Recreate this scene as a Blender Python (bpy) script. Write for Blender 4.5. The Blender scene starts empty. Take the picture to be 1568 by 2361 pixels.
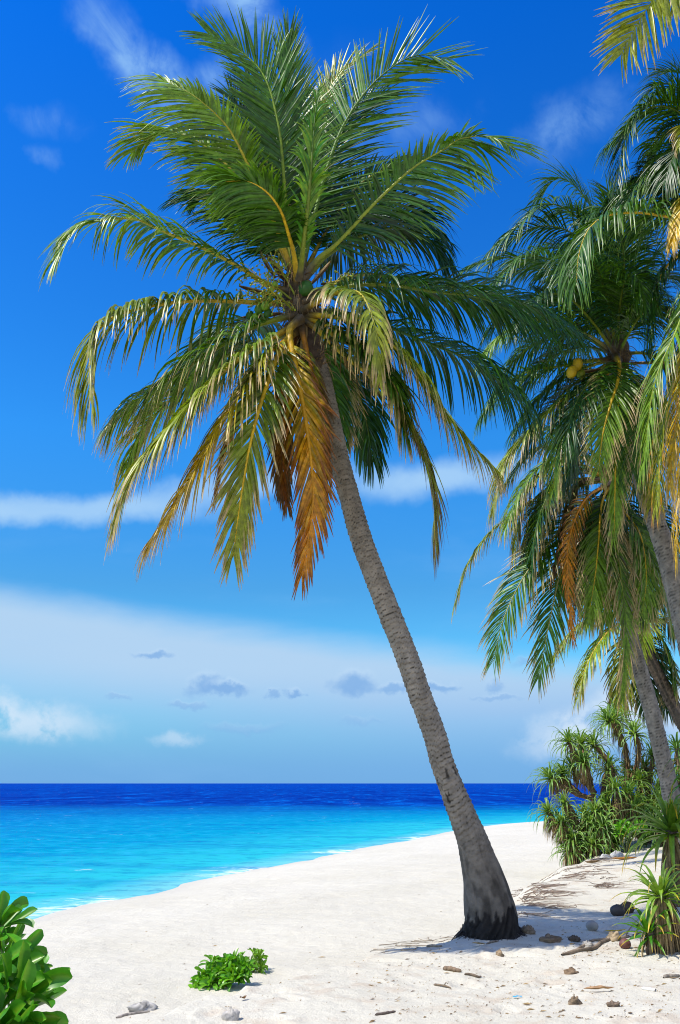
import bpy, math, random
import numpy as np
from math import radians as R

# ------------------------------------------------------------------ camera, sky, sun, exposure
SC = bpy.context.scene
PITCH = 15.25
FPX = 2294.6                      # focal length in the units of the 1568 x 2361 view of the photograph
CX, CY = 784.0, 1180.5
CAM = np.array((0.0, 0.0, 1.7))
SEA = -1.0

cam_data = bpy.data.cameras.new("camera")
cam = bpy.data.objects.new("camera", cam_data)
SC.collection.objects.link(cam)
cam.location = CAM
cam.rotation_euler = (R(90 + PITCH), 0, 0)
cam_data.sensor_fit = 'VERTICAL'
cam_data.sensor_height = 36.0
cam_data.lens = FPX / 2361.0 * 36.0
cam_data.clip_start = 0.05
cam_data.clip_end = 60000
SC.camera = cam

SUN_EL = 58.0
SUN_AZ = -112.0                   # measured clockwise from +Y: to the left, a little behind the camera
sun_dir = np.array((math.sin(R(SUN_AZ)) * math.cos(R(SUN_EL)), math.cos(R(SUN_AZ)) * math.cos(R(SUN_EL)), math.sin(R(SUN_EL))))
from mathutils import Vector
sd = bpy.data.lights.new("sun", 'SUN')
sd.energy = 5.0
sd.angle = R(0.5)
sd.color = (1.0, 0.94, 0.84)
so = bpy.data.objects.new("sun", sd)
so.rotation_euler = Vector(sun_dir).to_track_quat('Z', 'Y').to_euler()
SC.collection.objects.link(so)

SC.view_settings.view_transform = 'Standard'
SC.view_settings.look = 'None'
SC.view_settings.exposure = 0.06
SC.view_settings.gamma = 1.0
SC.view_settings.use_curve_mapping = False
SC.cycles.filter_width = 1.05


def raydir(px, py):
    u, v = (px - CX) / FPX, (CY - py) / FPX
    c, s = math.cos(R(PITCH)), math.sin(R(PITCH))
    return np.array((u, c - v * s, s + v * c))


def at(px, py, Y):
    d = raydir(px, py)
    return CAM + d * (Y / d[1])


def azel(px, py):
    d = raydir(px, py)
    d = d / np.linalg.norm(d)
    return math.atan2(d[0], d[1]), math.asin(d[2])


class NT:
    """small helper round a node tree"""
    def __init__(self, tree):
        self.t = tree
        tree.nodes.clear()

    def n(self, typ, ins=None, **props):
        nd = self.t.nodes.new(typ)
        for k, v in props.items():
            setattr(nd, k, v)
        for k, v in (ins or {}).items():
            sock = nd.inputs[k]
            if isinstance(v, bpy.types.NodeSocket):
                self.t.links.new(v, sock)
            else:
                sock.default_value = v
        return nd

    def math(self, op, a, b=0.0, c=0.0, clamp=False):
        nd = self.n('ShaderNodeMath', {0: a, 1: b, 2: c}, operation=op)
        nd.use_clamp = clamp
        return nd.outputs[0]

    def vmath(self, op, a, b=(0, 0, 0)):
        return self.n('ShaderNodeVectorMath', {0: a, 1: b}, operation=op).outputs[0]

    def scale(self, a, s):
        nd = self.t.nodes.new('ShaderNodeVectorMath')
        nd.operation = 'SCALE'
        self.t.links.new(a, nd.inputs[0])
        nd.inputs['Scale'].default_value = s
        return nd.outputs[0]

    def smooth(self, v, a, b, lo=0.0, hi=1.0):
        nd = self.n('ShaderNodeMapRange', {'Value': v, 'From Min': a, 'From Max': b, 'To Min': lo, 'To Max': hi}, interpolation_type='SMOOTHSTEP')
        return nd.outputs[0]

    def mix(self, f, a, b, blend='MIX'):
        nd = self.n('ShaderNodeMix', data_type='RGBA', blend_type=blend)
        for i, v in ((0, f), (6, a), (7, b)):
            if isinstance(v, bpy.types.NodeSocket):
                self.t.links.new(v, nd.inputs[i])
            else:
                nd.inputs[i].default_value = v if i == 0 else (tuple(v) + (1.0,))[:4]
        return nd.outputs[2]

    def noise(self, vec, scale, detail=4, rough=0.55, dist=0.0):
        nd = self.n('ShaderNodeTexNoise', {'Vector': vec, 'Scale': scale, 'Detail': detail, 'Roughness': rough, 'Distortion': dist})
        return nd.outputs[0], nd.outputs[1]

    def ramp(self, fac, stops, interp='LINEAR'):
        nd = self.n('ShaderNodeValToRGB', {0: fac})
        cr = nd.color_ramp
        cr.interpolation = interp
        while len(cr.elements) < len(stops):
            cr.elements.new(0.5)
        for e, (p, c) in zip(cr.elements, stops):
            e.position = p
            e.color = (tuple(c) + (1.0,))[:4]
        return nd.outputs[0]


SKY_STRENGTH = 0.1
world = bpy.data.worlds.new("World")
SC.world = world
world.use_nodes = True
W = NT(world.node_tree)
sky = W.n('ShaderNodeTexSky', sky_type='NISHITA')
sky.sun_disc = False
sky.sun_elevation = R(SUN_EL)
sky.sun_rotation = R(SUN_AZ)
sky.air_density = 1.0
sky.dust_density = 0.3
sky.ozone_density = 3.0
tc = W.n('ShaderNodeTexCoord').outputs['Generated']
tcn = W.n('ShaderNodeVectorMath', {0: tc}, operation='NORMALIZE').outputs[0]
sep = W.n('ShaderNodeSeparateXYZ', {0: tcn})
az = W.math('ARCTAN2', sep.outputs[0], sep.outputs[1])
el = W.math('ARCSINE', sep.outputs[2])
uv = W.n('ShaderNodeCombineXYZ', {0: az, 1: el, 2: 0.0}).outputs[0]
SK = 1.0 / SKY_STRENGTH


def lum(c):
    return tuple(x * SK for x in c)


# clear tropical air: the Nishita colour with its saturation deepened the way a polarised, contrasty photograph has it
gam = W.n('ShaderNodeGamma', {0: sky.outputs[0], 1: 1.5})
tint = W.ramp(W.math('DIVIDE', el, R(90), clamp=True), [(0.12, (0.22, 0.53, 0.62)), (0.215, (0.17, 0.74, 0.97)), (0.46, (0.03, 0.69, 1.31)), (1.0, (0.05, 0.69, 1.31))])
col = W.mix(1.0, gam.outputs[0], tint, 'MULTIPLY')

# clouds live in (azimuth, elevation), so they stay where they hang in the sky whichever way the camera looks
_, nc = W.noise(uv, 9.0, 5, 0.6)
nzv = W.vmath('SUBTRACT', nc, (0.5, 0.5, 0.5))
uv_soft = W.vmath('ADD', uv, W.vmath('MULTIPLY', nzv, (0.16, 0.05, 0.0)))
_, nc2 = W.noise(uv, 55.0, 5, 0.6)
nzv2 = W.vmath('SUBTRACT', nc2, (0.5, 0.5, 0.5))
uv_puff = W.vmath('ADD', uv, W.vmath('MULTIPLY', nzv2, (0.035, 0.022, 0.0)))
uv_str = W.n('ShaderNodeMapping', {'Vector': uv, 'Rotation': (0, 0, R(-12)), 'Scale': (1.0, 3.2, 1.0)}).outputs[0]
wisp, _ = W.noise(uv, 11.0, 7, 0.62, 0.6)
streak, _ = W.noise(uv_str, 5.0, 6, 0.55, 0.2)
fluff, _ = W.noise(uv, 28.0, 7, 0.6, 0.3)


def puff(src, px, py, rx, ry, rot=0.0, inner=0.1):
    a, e = azel(px, py)
    a2, _e = azel(px + rx, py)
    _a, e2 = azel(px, py - ry)
    m = W.n('ShaderNodeMapping', {'Vector': src, 'Location': (a, e, 0), 'Rotation': (0, 0, R(rot)), 'Scale': (abs(a2 - a), abs(e2 - e), 1)}, vector_type='TEXTURE').outputs[0]
    ln = W.n('ShaderNodeVectorMath', {0: m}, operation='LENGTH').outputs['Value']
    return W.smooth(ln, 1.0, inner)


def layer(base, mask, colr, opacity):
    return W.mix(W.math('MULTIPLY', mask, opacity, clamp=True), base, lum(colr))


# the long pale bank low over the sea, its upper edge falling from left to right
(a0, e0), (a1, e1) = azel(0, 1330), azel(1230, 1490)
slope = (e1 - e0) / (a1 - a0)
edge = W.math('ADD', W.math('MULTIPLY', W.math('SUBTRACT', az, a0), slope), e0)
ds = W.math('SUBTRACT', edge, el)
ds = W.math('ADD', ds, W.math('MULTIPLY', W.math('SUBTRACT', streak, 0.5), 0.035))
bank = W.math('MULTIPLY', W.smooth(ds, -0.004, 0.035), W.smooth(ds, 0.17, 0.055))
col = layer(col, bank, (0.43, 0.63, 0.86), 1.0)
low = W.smooth(el, 0.115, 0.005)
col = layer(col, low, (0.155, 0.385, 0.77), 0.9)
streaks = W.math('MULTIPLY', W.smooth(streak, 0.5, 0.75), W.smooth(el, 0.30, 0.2))
col = layer(col, streaks, (0.33, 0.60, 0.93), 0.12)
# the flat band above it
for args, op in (((uv_soft, 150, 1165, 520, 48, 2), 0.75), ((uv_soft, 560, 1120, 420, 55, 10), 0.6), ((uv_soft, 1010, 1095, 330, 62, 6), 0.8), ((uv_soft, -150, 1160, 330, 40, 0), 0.7)):
    col = layer(col, puff(*args, inner=0.15), (0.42, 0.66, 0.92), op)
# thin torn wisps high up
for args, op in (((uv_soft, 560, 10, 210, 120, -25), 1.1), ((uv_soft, 320, 140, 230, 110, -30), 0.85), ((uv_soft, 480, 210, 120, 90, 0), 0.9), ((uv_soft, 125, 280, 110, 60, 0), 0.4),
                 ((uv_soft, 115, 375, 50, 45, 0), 0.3), ((uv_soft, 1320, 275, 160, 110, 15), 0.5), ((uv_soft, 740, 340, 420, 300, 0), 0.15), ((uv_soft, 1000, 300, 120, 90, 0), 0.3)):
    col = layer(col, W.math('MULTIPLY', puff(*args, inner=0.0), W.smooth(wisp, 0.30, 0.66)), (0.27, 0.52, 0.90), op)
# small cumulus, lit ones low on both sides and grey-blue shaded ones in the middle
for args, op in (((uv_puff, 60, 1660, 260, 62, -4), 0.75), ((uv_puff, 10, 1625, 60, 45, 0), 0.6), ((uv_puff, 405, 1705, 85, 26, 0), 0.45), ((uv_puff, 1330, 1690, 200, 80, 10), 0.8), ((uv_puff, 1440, 1630, 170, 70, 12), 0.9),
                 ((uv_puff, 1540, 1620, 120, 60, 0), 0.8), ((uv_puff, 1620, 1650, 200, 80, 0), 0.7)):
    col = layer(col, W.math('MULTIPLY', puff(*args, inner=0.1), W.smooth(fluff, 0.32, 0.54)), (0.66, 0.79, 0.93), op)
for args, op in (((uv_puff, 355, 1513, 60, 13, 0), 0.8), ((uv_puff, 470, 1580, 50, 28, 20), 0.8), ((uv_puff, 520, 1590, 75, 20, -4), 0.9), ((uv_puff, 815, 1580, 75, 32, 0), 0.85), ((uv_puff, 630, 1604, 22, 10, 0), 0.7),
                 ((uv_puff, 680, 1601, 30, 11, 0), 0.85), ((uv_puff, 910, 1588, 55, 15, 0), 0.75), ((uv_puff, 1015, 1586, 65, 13, 0), 0.8), ((uv_puff, 1140, 1580, 30, 18, 0), 0.6), ((uv_puff, 1145, 1608, 70, 10, 0), 0.55),
                 ((uv_puff, 430, 1626, 70, 11, 0), 0.5), ((uv_puff, 275, 1608, 35, 9, 0), 0.4), ((uv_puff, 1215, 1528, 50, 12, 0), 0.4), ((uv_puff, 560, 1680, 130, 14, 0), 0.3), ((uv_puff, 830, 1662, 60, 10, 0), 0.3)):
    col = layer(col, puff(args[0], args[1], args[2] - args[4] * 0.45, args[3] * 0.9, args[4], args[5], inner=0.2), (0.56, 0.74, 0.93), op * 0.45)
    col = layer(col, puff(*args, inner=0.25), (0.21, 0.42, 0.76), op)
# unseen broken white cloud, added as neutral fill light, over the rest of the dome (overhead, behind and beside the photographer)
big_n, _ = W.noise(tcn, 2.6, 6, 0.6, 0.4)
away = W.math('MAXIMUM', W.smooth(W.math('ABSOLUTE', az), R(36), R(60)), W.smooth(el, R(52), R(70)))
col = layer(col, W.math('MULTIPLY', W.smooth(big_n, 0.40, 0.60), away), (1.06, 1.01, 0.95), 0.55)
# below the horizon the sky only ever meets the sea and the sand
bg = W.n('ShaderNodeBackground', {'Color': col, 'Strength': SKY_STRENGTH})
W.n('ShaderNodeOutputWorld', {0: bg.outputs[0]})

# ------------------------------------------------------------------ numpy helpers
UP = np.array((0.0, 0.0, 1.0))


def unit(v):
    return v / np.maximum(np.linalg.norm(v, axis=-1, keepdims=True), 1e-9)


def vnoise(x, y, seed=0):
    """smooth value noise in 0..1, any array shape"""
    x = np.asarray(x, float); y = np.asarray(y, float)
    xi = np.floor(x).astype(np.int64); yi = np.floor(y).astype(np.int64)
    fx, fy = x - xi, y - yi
    fx = fx * fx * (3 - 2 * fx); fy = fy * fy * (3 - 2 * fy)

    def h(a, b):
        n = (a * 374761393 + b * 668265263 + seed * 144665) & 0x7fffffff
        n = ((n ^ (n >> 13)) * 1274126177) & 0x7fffffff
        n = n ^ (n >> 16)
        return (n & 0xffff) / 65535.0
    return (h(xi, yi) * (1 - fx) + h(xi + 1, yi) * fx) * (1 - fy) + (h(xi, yi + 1) * (1 - fx) + h(xi + 1, yi + 1) * fx) * fy


def fbm(x, y, seed=0, octs=4, gain=0.5):
    s, a, t = 0.0, 1.0, 0.0
    for o in range(octs):
        s = s + a * vnoise(x * 2 ** o, y * 2 ** o, seed + o * 7)
        t += a
        a *= gain
    return s / t


def smoothstep(a, b, x):
    t = np.clip((x - a) / (b - a), 0, 1)
    return t * t * (3 - 2 * t)


def mixc(a, b, f):
    a = np.asarray(a, float); b = np.asarray(b, float)
    f = np.asarray(f)[..., None]
    return a * (1 - f) + b * f


class MB:
    """collects quads, builds ONE mesh object"""
    def __init__(self):
        self.v, self.f, self.c, self.n = [], [], [], 0

    def add(self, V, F, C):
        V = np.asarray(V, float).reshape(-1, 3)
        C = np.asarray(C, float)
        C = np.broadcast_to(C, (len(V), 3)) if C.ndim == 1 else C.reshape(-1, 3)
        self.v.append(V); self.f.append(np.asarray(F, int) + self.n); self.c.append(C)
        self.n += len(V)
        return self

    def build(self, name, mat, parent=None, smooth=True, attrs=None):
        V = np.concatenate(self.v); F = np.concatenate(self.f); C = np.concatenate(self.c)
        loc = np.zeros(3)
        me = bpy.data.meshes.new(name)
        o = bpy.data.objects.new(name, me)
        SC.collection.objects.link(o)
        if parent is not None:
            o.parent = parent
            q = parent
            while q is not None:
                loc = loc + np.array(q.location)
                q = q.parent
        me.vertices.add(len(V)); me.loops.add(4 * len(F)); me.polygons.add(len(F))
        me.vertices.foreach_set('co', (V - loc).ravel())
        me.loops.foreach_set('vertex_index', F.ravel())
        me.polygons.foreach_set('loop_start', np.arange(len(F)) * 4)
        me.polygons.foreach_set('use_smooth', np.full(len(F), smooth))
        a = me.attributes.new('Col', 'FLOAT_COLOR', 'POINT')
        a.data.foreach_set('color', np.concatenate([C, np.ones((len(C), 1))], 1).ravel())
        for k, arr in (attrs or {}).items():
            b = me.attributes.new(k, 'FLOAT', 'POINT')
            b.data.foreach_set('value', np.asarray(arr, float).ravel())
        me.update(calc_edges=True)
        me.validate()
        me.materials.append(mat)
        return o


def grid_faces(nu, nv, wrap=False):
    i = np.arange(nu - 1)[:, None]; j = np.arange(nv if wrap else nv - 1)[None, :]
    j2 = (j + 1) % nv
    return np.stack([i * nv + j, i * nv + j2, (i + 1) * nv + j2, (i + 1) * nv + j], -1).reshape(-1, 4)


def catmull(P, n):
    P = np.asarray(P, float)
    if len(P) == 2:
        return P[0] + (P[1] - P[0]) * np.linspace(0, 1, n)[:, None]
    seg = np.r_[0, np.cumsum(np.linalg.norm(np.diff(P, axis=0), axis=1) ** 0.5)]
    Q = np.vstack([2 * P[0] - P[1], P, 2 * P[-1] - P[-2]])
    T = np.r_[seg[0] - (seg[1] - seg[0]), seg, seg[-1] + (seg[-1] - seg[-2])]
    out = []
    fine = np.linspace(0, seg[-1], max(n * 3, 60))
    for t in fine:
        k = min(np.searchsorted(seg, t, side='right') - 1, len(P) - 2)
        p0, p1, p2, p3 = Q[k:k + 4]; t0, t1, t2, t3 = T[k:k + 4]
        A1 = (t1 - t) / (t1 - t0) * p0 + (t - t0) / (t1 - t0) * p1
        A2 = (t2 - t) / (t2 - t1) * p1 + (t - t1) / (t2 - t1) * p2
        A3 = (t3 - t) / (t3 - t2) * p2 + (t - t2) / (t3 - t2) * p3
        B1 = (t2 - t) / (t2 - t0) * A1 + (t - t0) / (t2 - t0) * A2
        B2 = (t3 - t) / (t3 - t1) * A2 + (t - t1) / (t3 - t1) * A3
        out.append((t2 - t) / (t2 - t1) * B1 + (t - t1) / (t2 - t1) * B2)
    out = np.array(out)
    L = np.r_[0, np.cumsum(np.linalg.norm(np.diff(out, axis=0), axis=1))]
    s = np.linspace(0, L[-1], n)
    return np.stack([np.interp(s, L, out[:, k]) for k in range(3)], 1)


def arclen(P):
    return np.r_[0, np.cumsum(np.linalg.norm(np.diff(P, axis=0), axis=1))]


def frames(P, ref=None):
    T = unit(np.gradient(P, axis=0))
    a = np.array((0, 0, 1.0)) if ref is None else np.asarray(ref, float)
    if abs(T[0] @ a) > 0.95:
        a = np.array((0, 1.0, 0))
    u = unit(a - (a @ T[0]) * T[0])
    U = []
    for t in T:
        u = unit(u - (u @ t) * t)
        U.append(u)
    U = np.array(U)
    return T, U, np.cross(T, U)


def tube(mb, P, r, colr, sides=8, flat=1.0, disp=None):
    P = np.asarray(P, float)
    T, U, B = frames(P)
    a = np.arange(sides) / sides * 2 * math.pi
    r = np.broadcast_to(np.asarray(r, float), (len(P),))
    rr = r[:, None] * np.ones(sides)[None, :]
    if disp is not None:
        rr = rr * disp
    V = P[:, None, :] + (U[:, None, :] * np.cos(a)[None, :, None] * flat + B[:, None, :] * np.sin(a)[None, :, None]) * rr[..., None]
    C = np.asarray(colr, float)
    if C.ndim == 2 and len(C) == len(P):
        C = np.repeat(C[:, None, :], sides, 1)
    mb.add(V, grid_faces(len(P), sides, True), C if C.ndim != 1 else C)
    return V


def ellipsoid(mb, c, rx, ry, rz, colr, axis=None, nu=10, nv=14, lump=0.0, seed=0):
    th = np.linspace(0.02, math.pi - 0.02, nu)[:, None]; ph = (np.arange(nv) / nv * 2 * math.pi)[None, :]
    k = 1 + lump * (vnoise(th * 2.5 + seed, np.cos(ph) * 2 + np.sin(ph) * 1.3 + seed, seed) - 0.5)
    V = np.stack([np.sin(th) * np.cos(ph) * rx * k, np.sin(th) * np.sin(ph) * ry * k, np.cos(th) * rz * k * np.ones_like(ph)], -1)
    if axis is not None:
        z = unit(np.asarray(axis, float))
        x = unit(np.cross((0.3, 1, 0.1), z)); y = np.cross(z, x)
        V = V[..., :1] * x + V[..., 1:2] * y + V[..., 2:] * z
    mb.add(V + np.asarray(c), grid_faces(nu, nv, True)[:, ::-1], colr)


def blades(P, D, Wv, L, wid, nseg, grav, gprof, wprof, fold=0.3, push=None):
    """M strap leaves at once: P base points, D directions, Wv width directions; bent down segment by segment. Returns verts (M,nseg+1,3,3)"""
    p, d, w = P.copy(), unit(D), Wv - np.sum(Wv * unit(D), 1, keepdims=True) * unit(D)
    w = unit(w)
    out = np.zeros((len(P), nseg + 1, 3, 3))
    for k in range(nseg + 1):
        n = np.cross(w, d)
        h = (wid * wprof[k] * 0.5)[:, None]
        out[:, k, 0] = p - w * h - n * fold * h
        out[:, k, 1] = p
        out[:, k, 2] = p + w * h - n * fold * h
        if k < nseg:
            p = p + d * (L / nseg)[:, None]
            d = d - UP * (grav * gprof[k])[:, None]
            if push is not None:
                d = d + push * gprof[k]
            d = unit(d)
            w = unit(w - np.sum(w * d, 1, keepdims=True) * d)
    return out


def add_blades(mb, V, C):
    M, S = V.shape[:2]
    g = grid_faces(S, 3)
    F = (np.arange(M)[:, None, None] * (S * 3) + g[None]).reshape(-1, 4)
    mb.add(V.reshape(-1, 3), F, np.repeat(C[:, :, None, :], 3, 2).reshape(-1, 3))


def empty(name, loc):
    o = bpy.data.objects.new(name, None)
    o.location = tuple(float(x) for x in loc)
    o.empty_display_size = 0.2
    SC.collection.objects.link(o)
    return o


def tag(o, label=None, cat=None, group=None, kind=None):
    for k, v in (('label', label), ('category', cat), ('group', group), ('kind', kind)):
        if v:
            o[k] = v
    return o
# ------------------------------------------------------------------ materials
def newmat(name):
    m = bpy.data.materials.new(name)
    m.use_nodes = True
    return m, NT(m.node_tree)


def leaf_mat(name, rough=0.38, trans=0.35, spec=0.5, mottle=30.0, var=0.35, tboost=(1.5, 1.4, 0.6)):
    m, N = newmat(name)
    c = N.n('ShaderNodeAttribute', attribute_name='Col').outputs['Color']
    tcx = N.n('ShaderNodeTexCoord').outputs['Object']
    nz, _ = N.noise(tcx, mottle, 3)
    v = N.smooth(nz, 0.25, 0.75, 1 - var, 1 + var)
    c2 = N.n('ShaderNodeVectorMath', {0: c}, operation='SCALE')
    N.t.links.new(v, c2.inputs['Scale'])
    c2 = c2.outputs[0]
    b = N.n('ShaderNodeBsdfPrincipled', {'Base Color': c2, 'Roughness': rough, 'Specular IOR Level': spec})
    t = N.n('ShaderNodeBsdfTranslucent', {'Color': N.vmath('MULTIPLY', c2, tboost)})
    mx = N.n('ShaderNodeMixShader', {0: trans, 1: b.outputs[0], 2: t.outputs[0]})
    N.n('ShaderNodeOutputMaterial', {0: mx.outputs[0]})
    return m


def plain_mat(name, rough=0.8, spec=0.3, bump=0.3, bscale=40.0, stretch=(1, 1, 1), var=0.4, vscale=12.0):
    m, N = newmat(name)
    c = N.n('ShaderNodeAttribute', attribute_name='Col').outputs['Color']
    tcx = N.n('ShaderNodeTexCoord').outputs['Object']
    st = N.vmath('MULTIPLY', tcx, stretch)
    nz, _ = N.noise(st, vscale, 5, 0.6)
    v = N.smooth(nz, 0.2, 0.8, 1 - var, 1 + var)
    c2 = N.n('ShaderNodeVectorMath', {0: c}, operation='SCALE')
    N.t.links.new(v, c2.inputs['Scale'])
    nb, _ = N.noise(st, bscale, 5, 0.6)
    bp = N.n('ShaderNodeBump', {'Height': nb, 'Strength': bump, 'Distance': 0.02})
    b = N.n('ShaderNodeBsdfPrincipled', {'Base Color': c2.outputs[0], 'Roughness': rough, 'Specular IOR Level': spec, 'Normal': bp.outputs[0]})
    N.n('ShaderNodeOutputMaterial', {0: b.outputs[0]})
    return m


M_LEAF = leaf_mat('palm_leaf', 0.37, 0.19, 0.42, 14.0)
M_PAND = leaf_mat('screw_pine_leaf', 0.40, 0.32, 0.45, 10.0)
M_NAUP = leaf_mat('succulent_leaf', 0.34, 0.28, 0.4, 25.0, 0.2)
M_STEM = plain_mat('frond_stem', 0.5, 0.4, 0.15, 60.0)
M_BARK = plain_mat('palm_bark', 0.9, 0.15, 0.8, 34.0, (1.0, 1.0, 1.0), 0.35, 9.0)
M_WOOD = plain_mat('dry_wood', 0.85, 0.2, 0.7, 30.0)
M_DRY = leaf_mat('dry_leaf', 0.8, 0.15, 0.2, 20.0)
M_NUT = plain_mat('coconut_husk', 0.55, 0.4, 0.2, 25.0, (1, 1, 1), 0.3, 8.0)
M_STONE = plain_mat('beach_stone', 0.8, 0.3, 0.5, 40.0)
M_PLAST = plain_mat('plastic', 0.35, 0.5, 0.02, 20.0, (1, 1, 1), 0.05)

# sand
M_SAND, N = newmat('coral_sand')
pos = N.n('ShaderNodeNewGeometry').outputs['Position']
big, _ = N.noise(pos, 0.35, 4)
med, _ = N.noise(pos, 2.3, 5, 0.6)
fine, _ = N.noise(pos, 45.0, 3, 0.7)
grain, _ = N.noise(pos, 160.0, 2, 0.7)
c = N.mix(N.smooth(big, 0.35, 0.7), (0.64, 0.60, 0.485), (0.60, 0.56, 0.445))
upper = N.n('ShaderNodeAttribute', attribute_name='upper').outputs['Fac']
c = N.mix(N.math('MULTIPLY', N.math('MULTIPLY', N.smooth(med, 0.50, 0.68), upper), 0.55), c, (0.50, 0.40, 0.29))
c = N.mix(N.math('MULTIPLY', N.smooth(grain, 0.58, 0.70), 0.6), c, (0.33, 0.27, 0.20))
c = N.mix(N.math('MULTIPLY', N.smooth(fine, 0.63, 0.72), 0.6), c, (0.30, 0.23, 0.16))
wet = N.n('ShaderNodeAttribute', attribute_name='wet').outputs['Fac']
c = N.mix(N.math('MULTIPLY', wet, 0.3), c, (0.42, 0.40, 0.36))
h = N.math('ADD', N.math('MULTIPLY', med, 1.0), N.math('ADD', N.math('MULTIPLY', fine, 0.35), N.math('MULTIPLY', grain, 0.15)))
med2, _ = N.noise(pos, 9.0, 4, 0.6)
h = N.math('ADD', h, N.math('MULTIPLY', med2, 0.7))
bp = N.n('ShaderNodeBump', {'Height': h, 'Strength': 0.65, 'Distance': 0.06})
b = N.n('ShaderNodeBsdfPrincipled', {'Base Color': c, 'Roughness': 0.95, 'Specular IOR Level': 0.15, 'Normal': bp.outputs[0]})
N.n('ShaderNodeOutputMaterial', {0: b.outputs[0]})

# sea: colour of the water body by how deep it is there, waves as bump and as light and dark faces painted into the colour, foam at the shore
M_SEA, N = newmat('sea_water')
pos = N.n('ShaderNodeNewGeometry').outputs['Position']
sp = N.n('ShaderNodeSeparateXYZ', {0: pos})
shore = N.n('ShaderNodeAttribute', attribute_name='shore').outputs['Fac']
flat = N.vmath('MULTIPLY', pos, (1.0, 2.6, 1.0))
wob, _ = N.noise(N.vmath('MULTIPLY', pos, (0.03, 0.07, 0.0)), 1.0, 4, 0.6)
patch, _ = N.noise(N.vmath('MULTIPLY', pos, (0.10, 0.45, 0.0)), 1.0, 4, 0.6)
ripa, _ = N.noise(N.vmath('MULTIPLY', pos, (0.50, 0.14, 0.0)), 1.0, 6, 0.7)
ripb, _ = N.noise(N.vmath('MULTIPLY', pos, (0.16, 0.022, 0.0)), 1.0, 6, 0.7)
rip = N.math('ADD', N.math('MULTIPLY', ripa, 0.5), N.math('MULTIPLY', ripb, 0.5))
rip2, _ = N.noise(N.vmath('MULTIPLY', pos, (1.1, 1.5, 0.0)), 1.0, 6, 0.7)
swell, _ = N.noise(N.vmath('MULTIPLY', pos, (0.035, 0.16, 0.0)), 1.0, 4, 0.6)
dist = N.math('ADD', sp.outputs[1], N.math('MULTIPLY', N.math('SUBTRACT', wob, 0.5), 46.0))
deep = N.smooth(dist, 76.0, 150.0)
far = N.smooth(sp.outputs[1], 100.0, 900.0)
c = N.ramp(N.math('DIVIDE', shore, 60.0, clamp=True), [(0.0, (0.16, 0.50, 0.50)), (0.035, (0.02, 0.41, 0.45)), (0.2, (0.0, 0.26, 0.40)), (0.6, (0.0, 0.165, 0.375)), (1.0, (0.0, 0.15, 0.365))])
c = N.mix(N.math('MULTIPLY', N.smooth(patch, 0.42, 0.72), 0.45), c, (0.0, 0.10, 0.34))
c = N.mix(N.math('MULTIPLY', N.smooth(rip2, 0.50, 0.66), 0.5), c, (0.03, 0.34, 0.56))
c = N.mix(N.math('MULTIPLY', N.smooth(rip2, 0.50, 0.36), 0.4), c, (0.0, 0.10, 0.30))
dcol = N.mix(far, (0.0, 0.028, 0.24), (0.0, 0.034, 0.28))
dcol = N.mix(N.math('MULTIPLY', N.smooth(rip, 0.50, 0.62), 0.9), dcol, (0.0, 0.12, 0.48))  # sky-lit and dark wave faces mixed into the water colour
dcol = N.mix(N.math('MULTIPLY', N.smooth(rip, 0.50, 0.40), 0.8), dcol, (0.0, 0.012, 0.17))
dcol = N.mix(N.math('MULTIPLY', N.smooth(swell, 0.45, 0.7), 0.35), dcol, (0.0, 0.09, 0.46))
c = N.mix(deep, c, dcol)
lace, _ = N.noise(N.vmath('MULTIPLY', pos, (1.6, 2.4, 0.0)), 1.0, 6, 0.7, 0.8)
along, _ = N.noise(N.vmath('MULTIPLY', pos, (0.11, 0.11, 0.0)), 1.0, 3, 0.5)
edgef = N.math('MULTIPLY', N.smooth(shore, 2.4, 0.0), N.smooth(along, 0.46, 0.62))
foam = N.math('MULTIPLY', edgef, N.smooth(N.math('ADD', lace, N.math('MULTIPLY', edgef, 0.16)), 0.55, 0.72))
caps, _ = N.noise(N.vmath('MULTIPLY', pos, (0.28, 0.9, 0.0)), 1.0, 6, 0.62)
white = N.math('MULTIPLY', N.smooth(caps, 0.685, 0.73), 0.8)
foam = N.math('MAXIMUM', foam, white)
c = N.mix(foam, c, (0.80, 0.86, 0.88))
w1, _ = N.noise(N.vmath('MULTIPLY', pos, (0.5, 1.3, 0.0)), 1.0, 6, 0.68)
w2, _ = N.noise(N.vmath('MULTIPLY', pos, (0.06, 0.22, 0.0)), 1.0, 5, 0.65)
hh = N.math('ADD', w1, N.math('MULTIPLY', w2, 4.0))
bp = N.n('ShaderNodeBump', {'Height': hh, 'Strength': 1.0, 'Distance': 0.55})
body = N.n('ShaderNodeBsdfDiffuse', {'Color': c})
gl = N.n('ShaderNodeBsdfGlossy', {'Roughness': 0.18, 'Normal': bp.outputs[0]})
lw = N.n('ShaderNodeLayerWeight', {'Blend': 0.12, 'Normal': bp.outputs[0]}).outputs['Facing']
b = N.n('ShaderNodeMixShader', {0: N.math('MULTIPLY', lw, 0.07), 1: body.outputs[0], 2: gl.outputs[0]})
N.n('ShaderNodeOutputMaterial', {0: b.outputs[0]})

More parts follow.
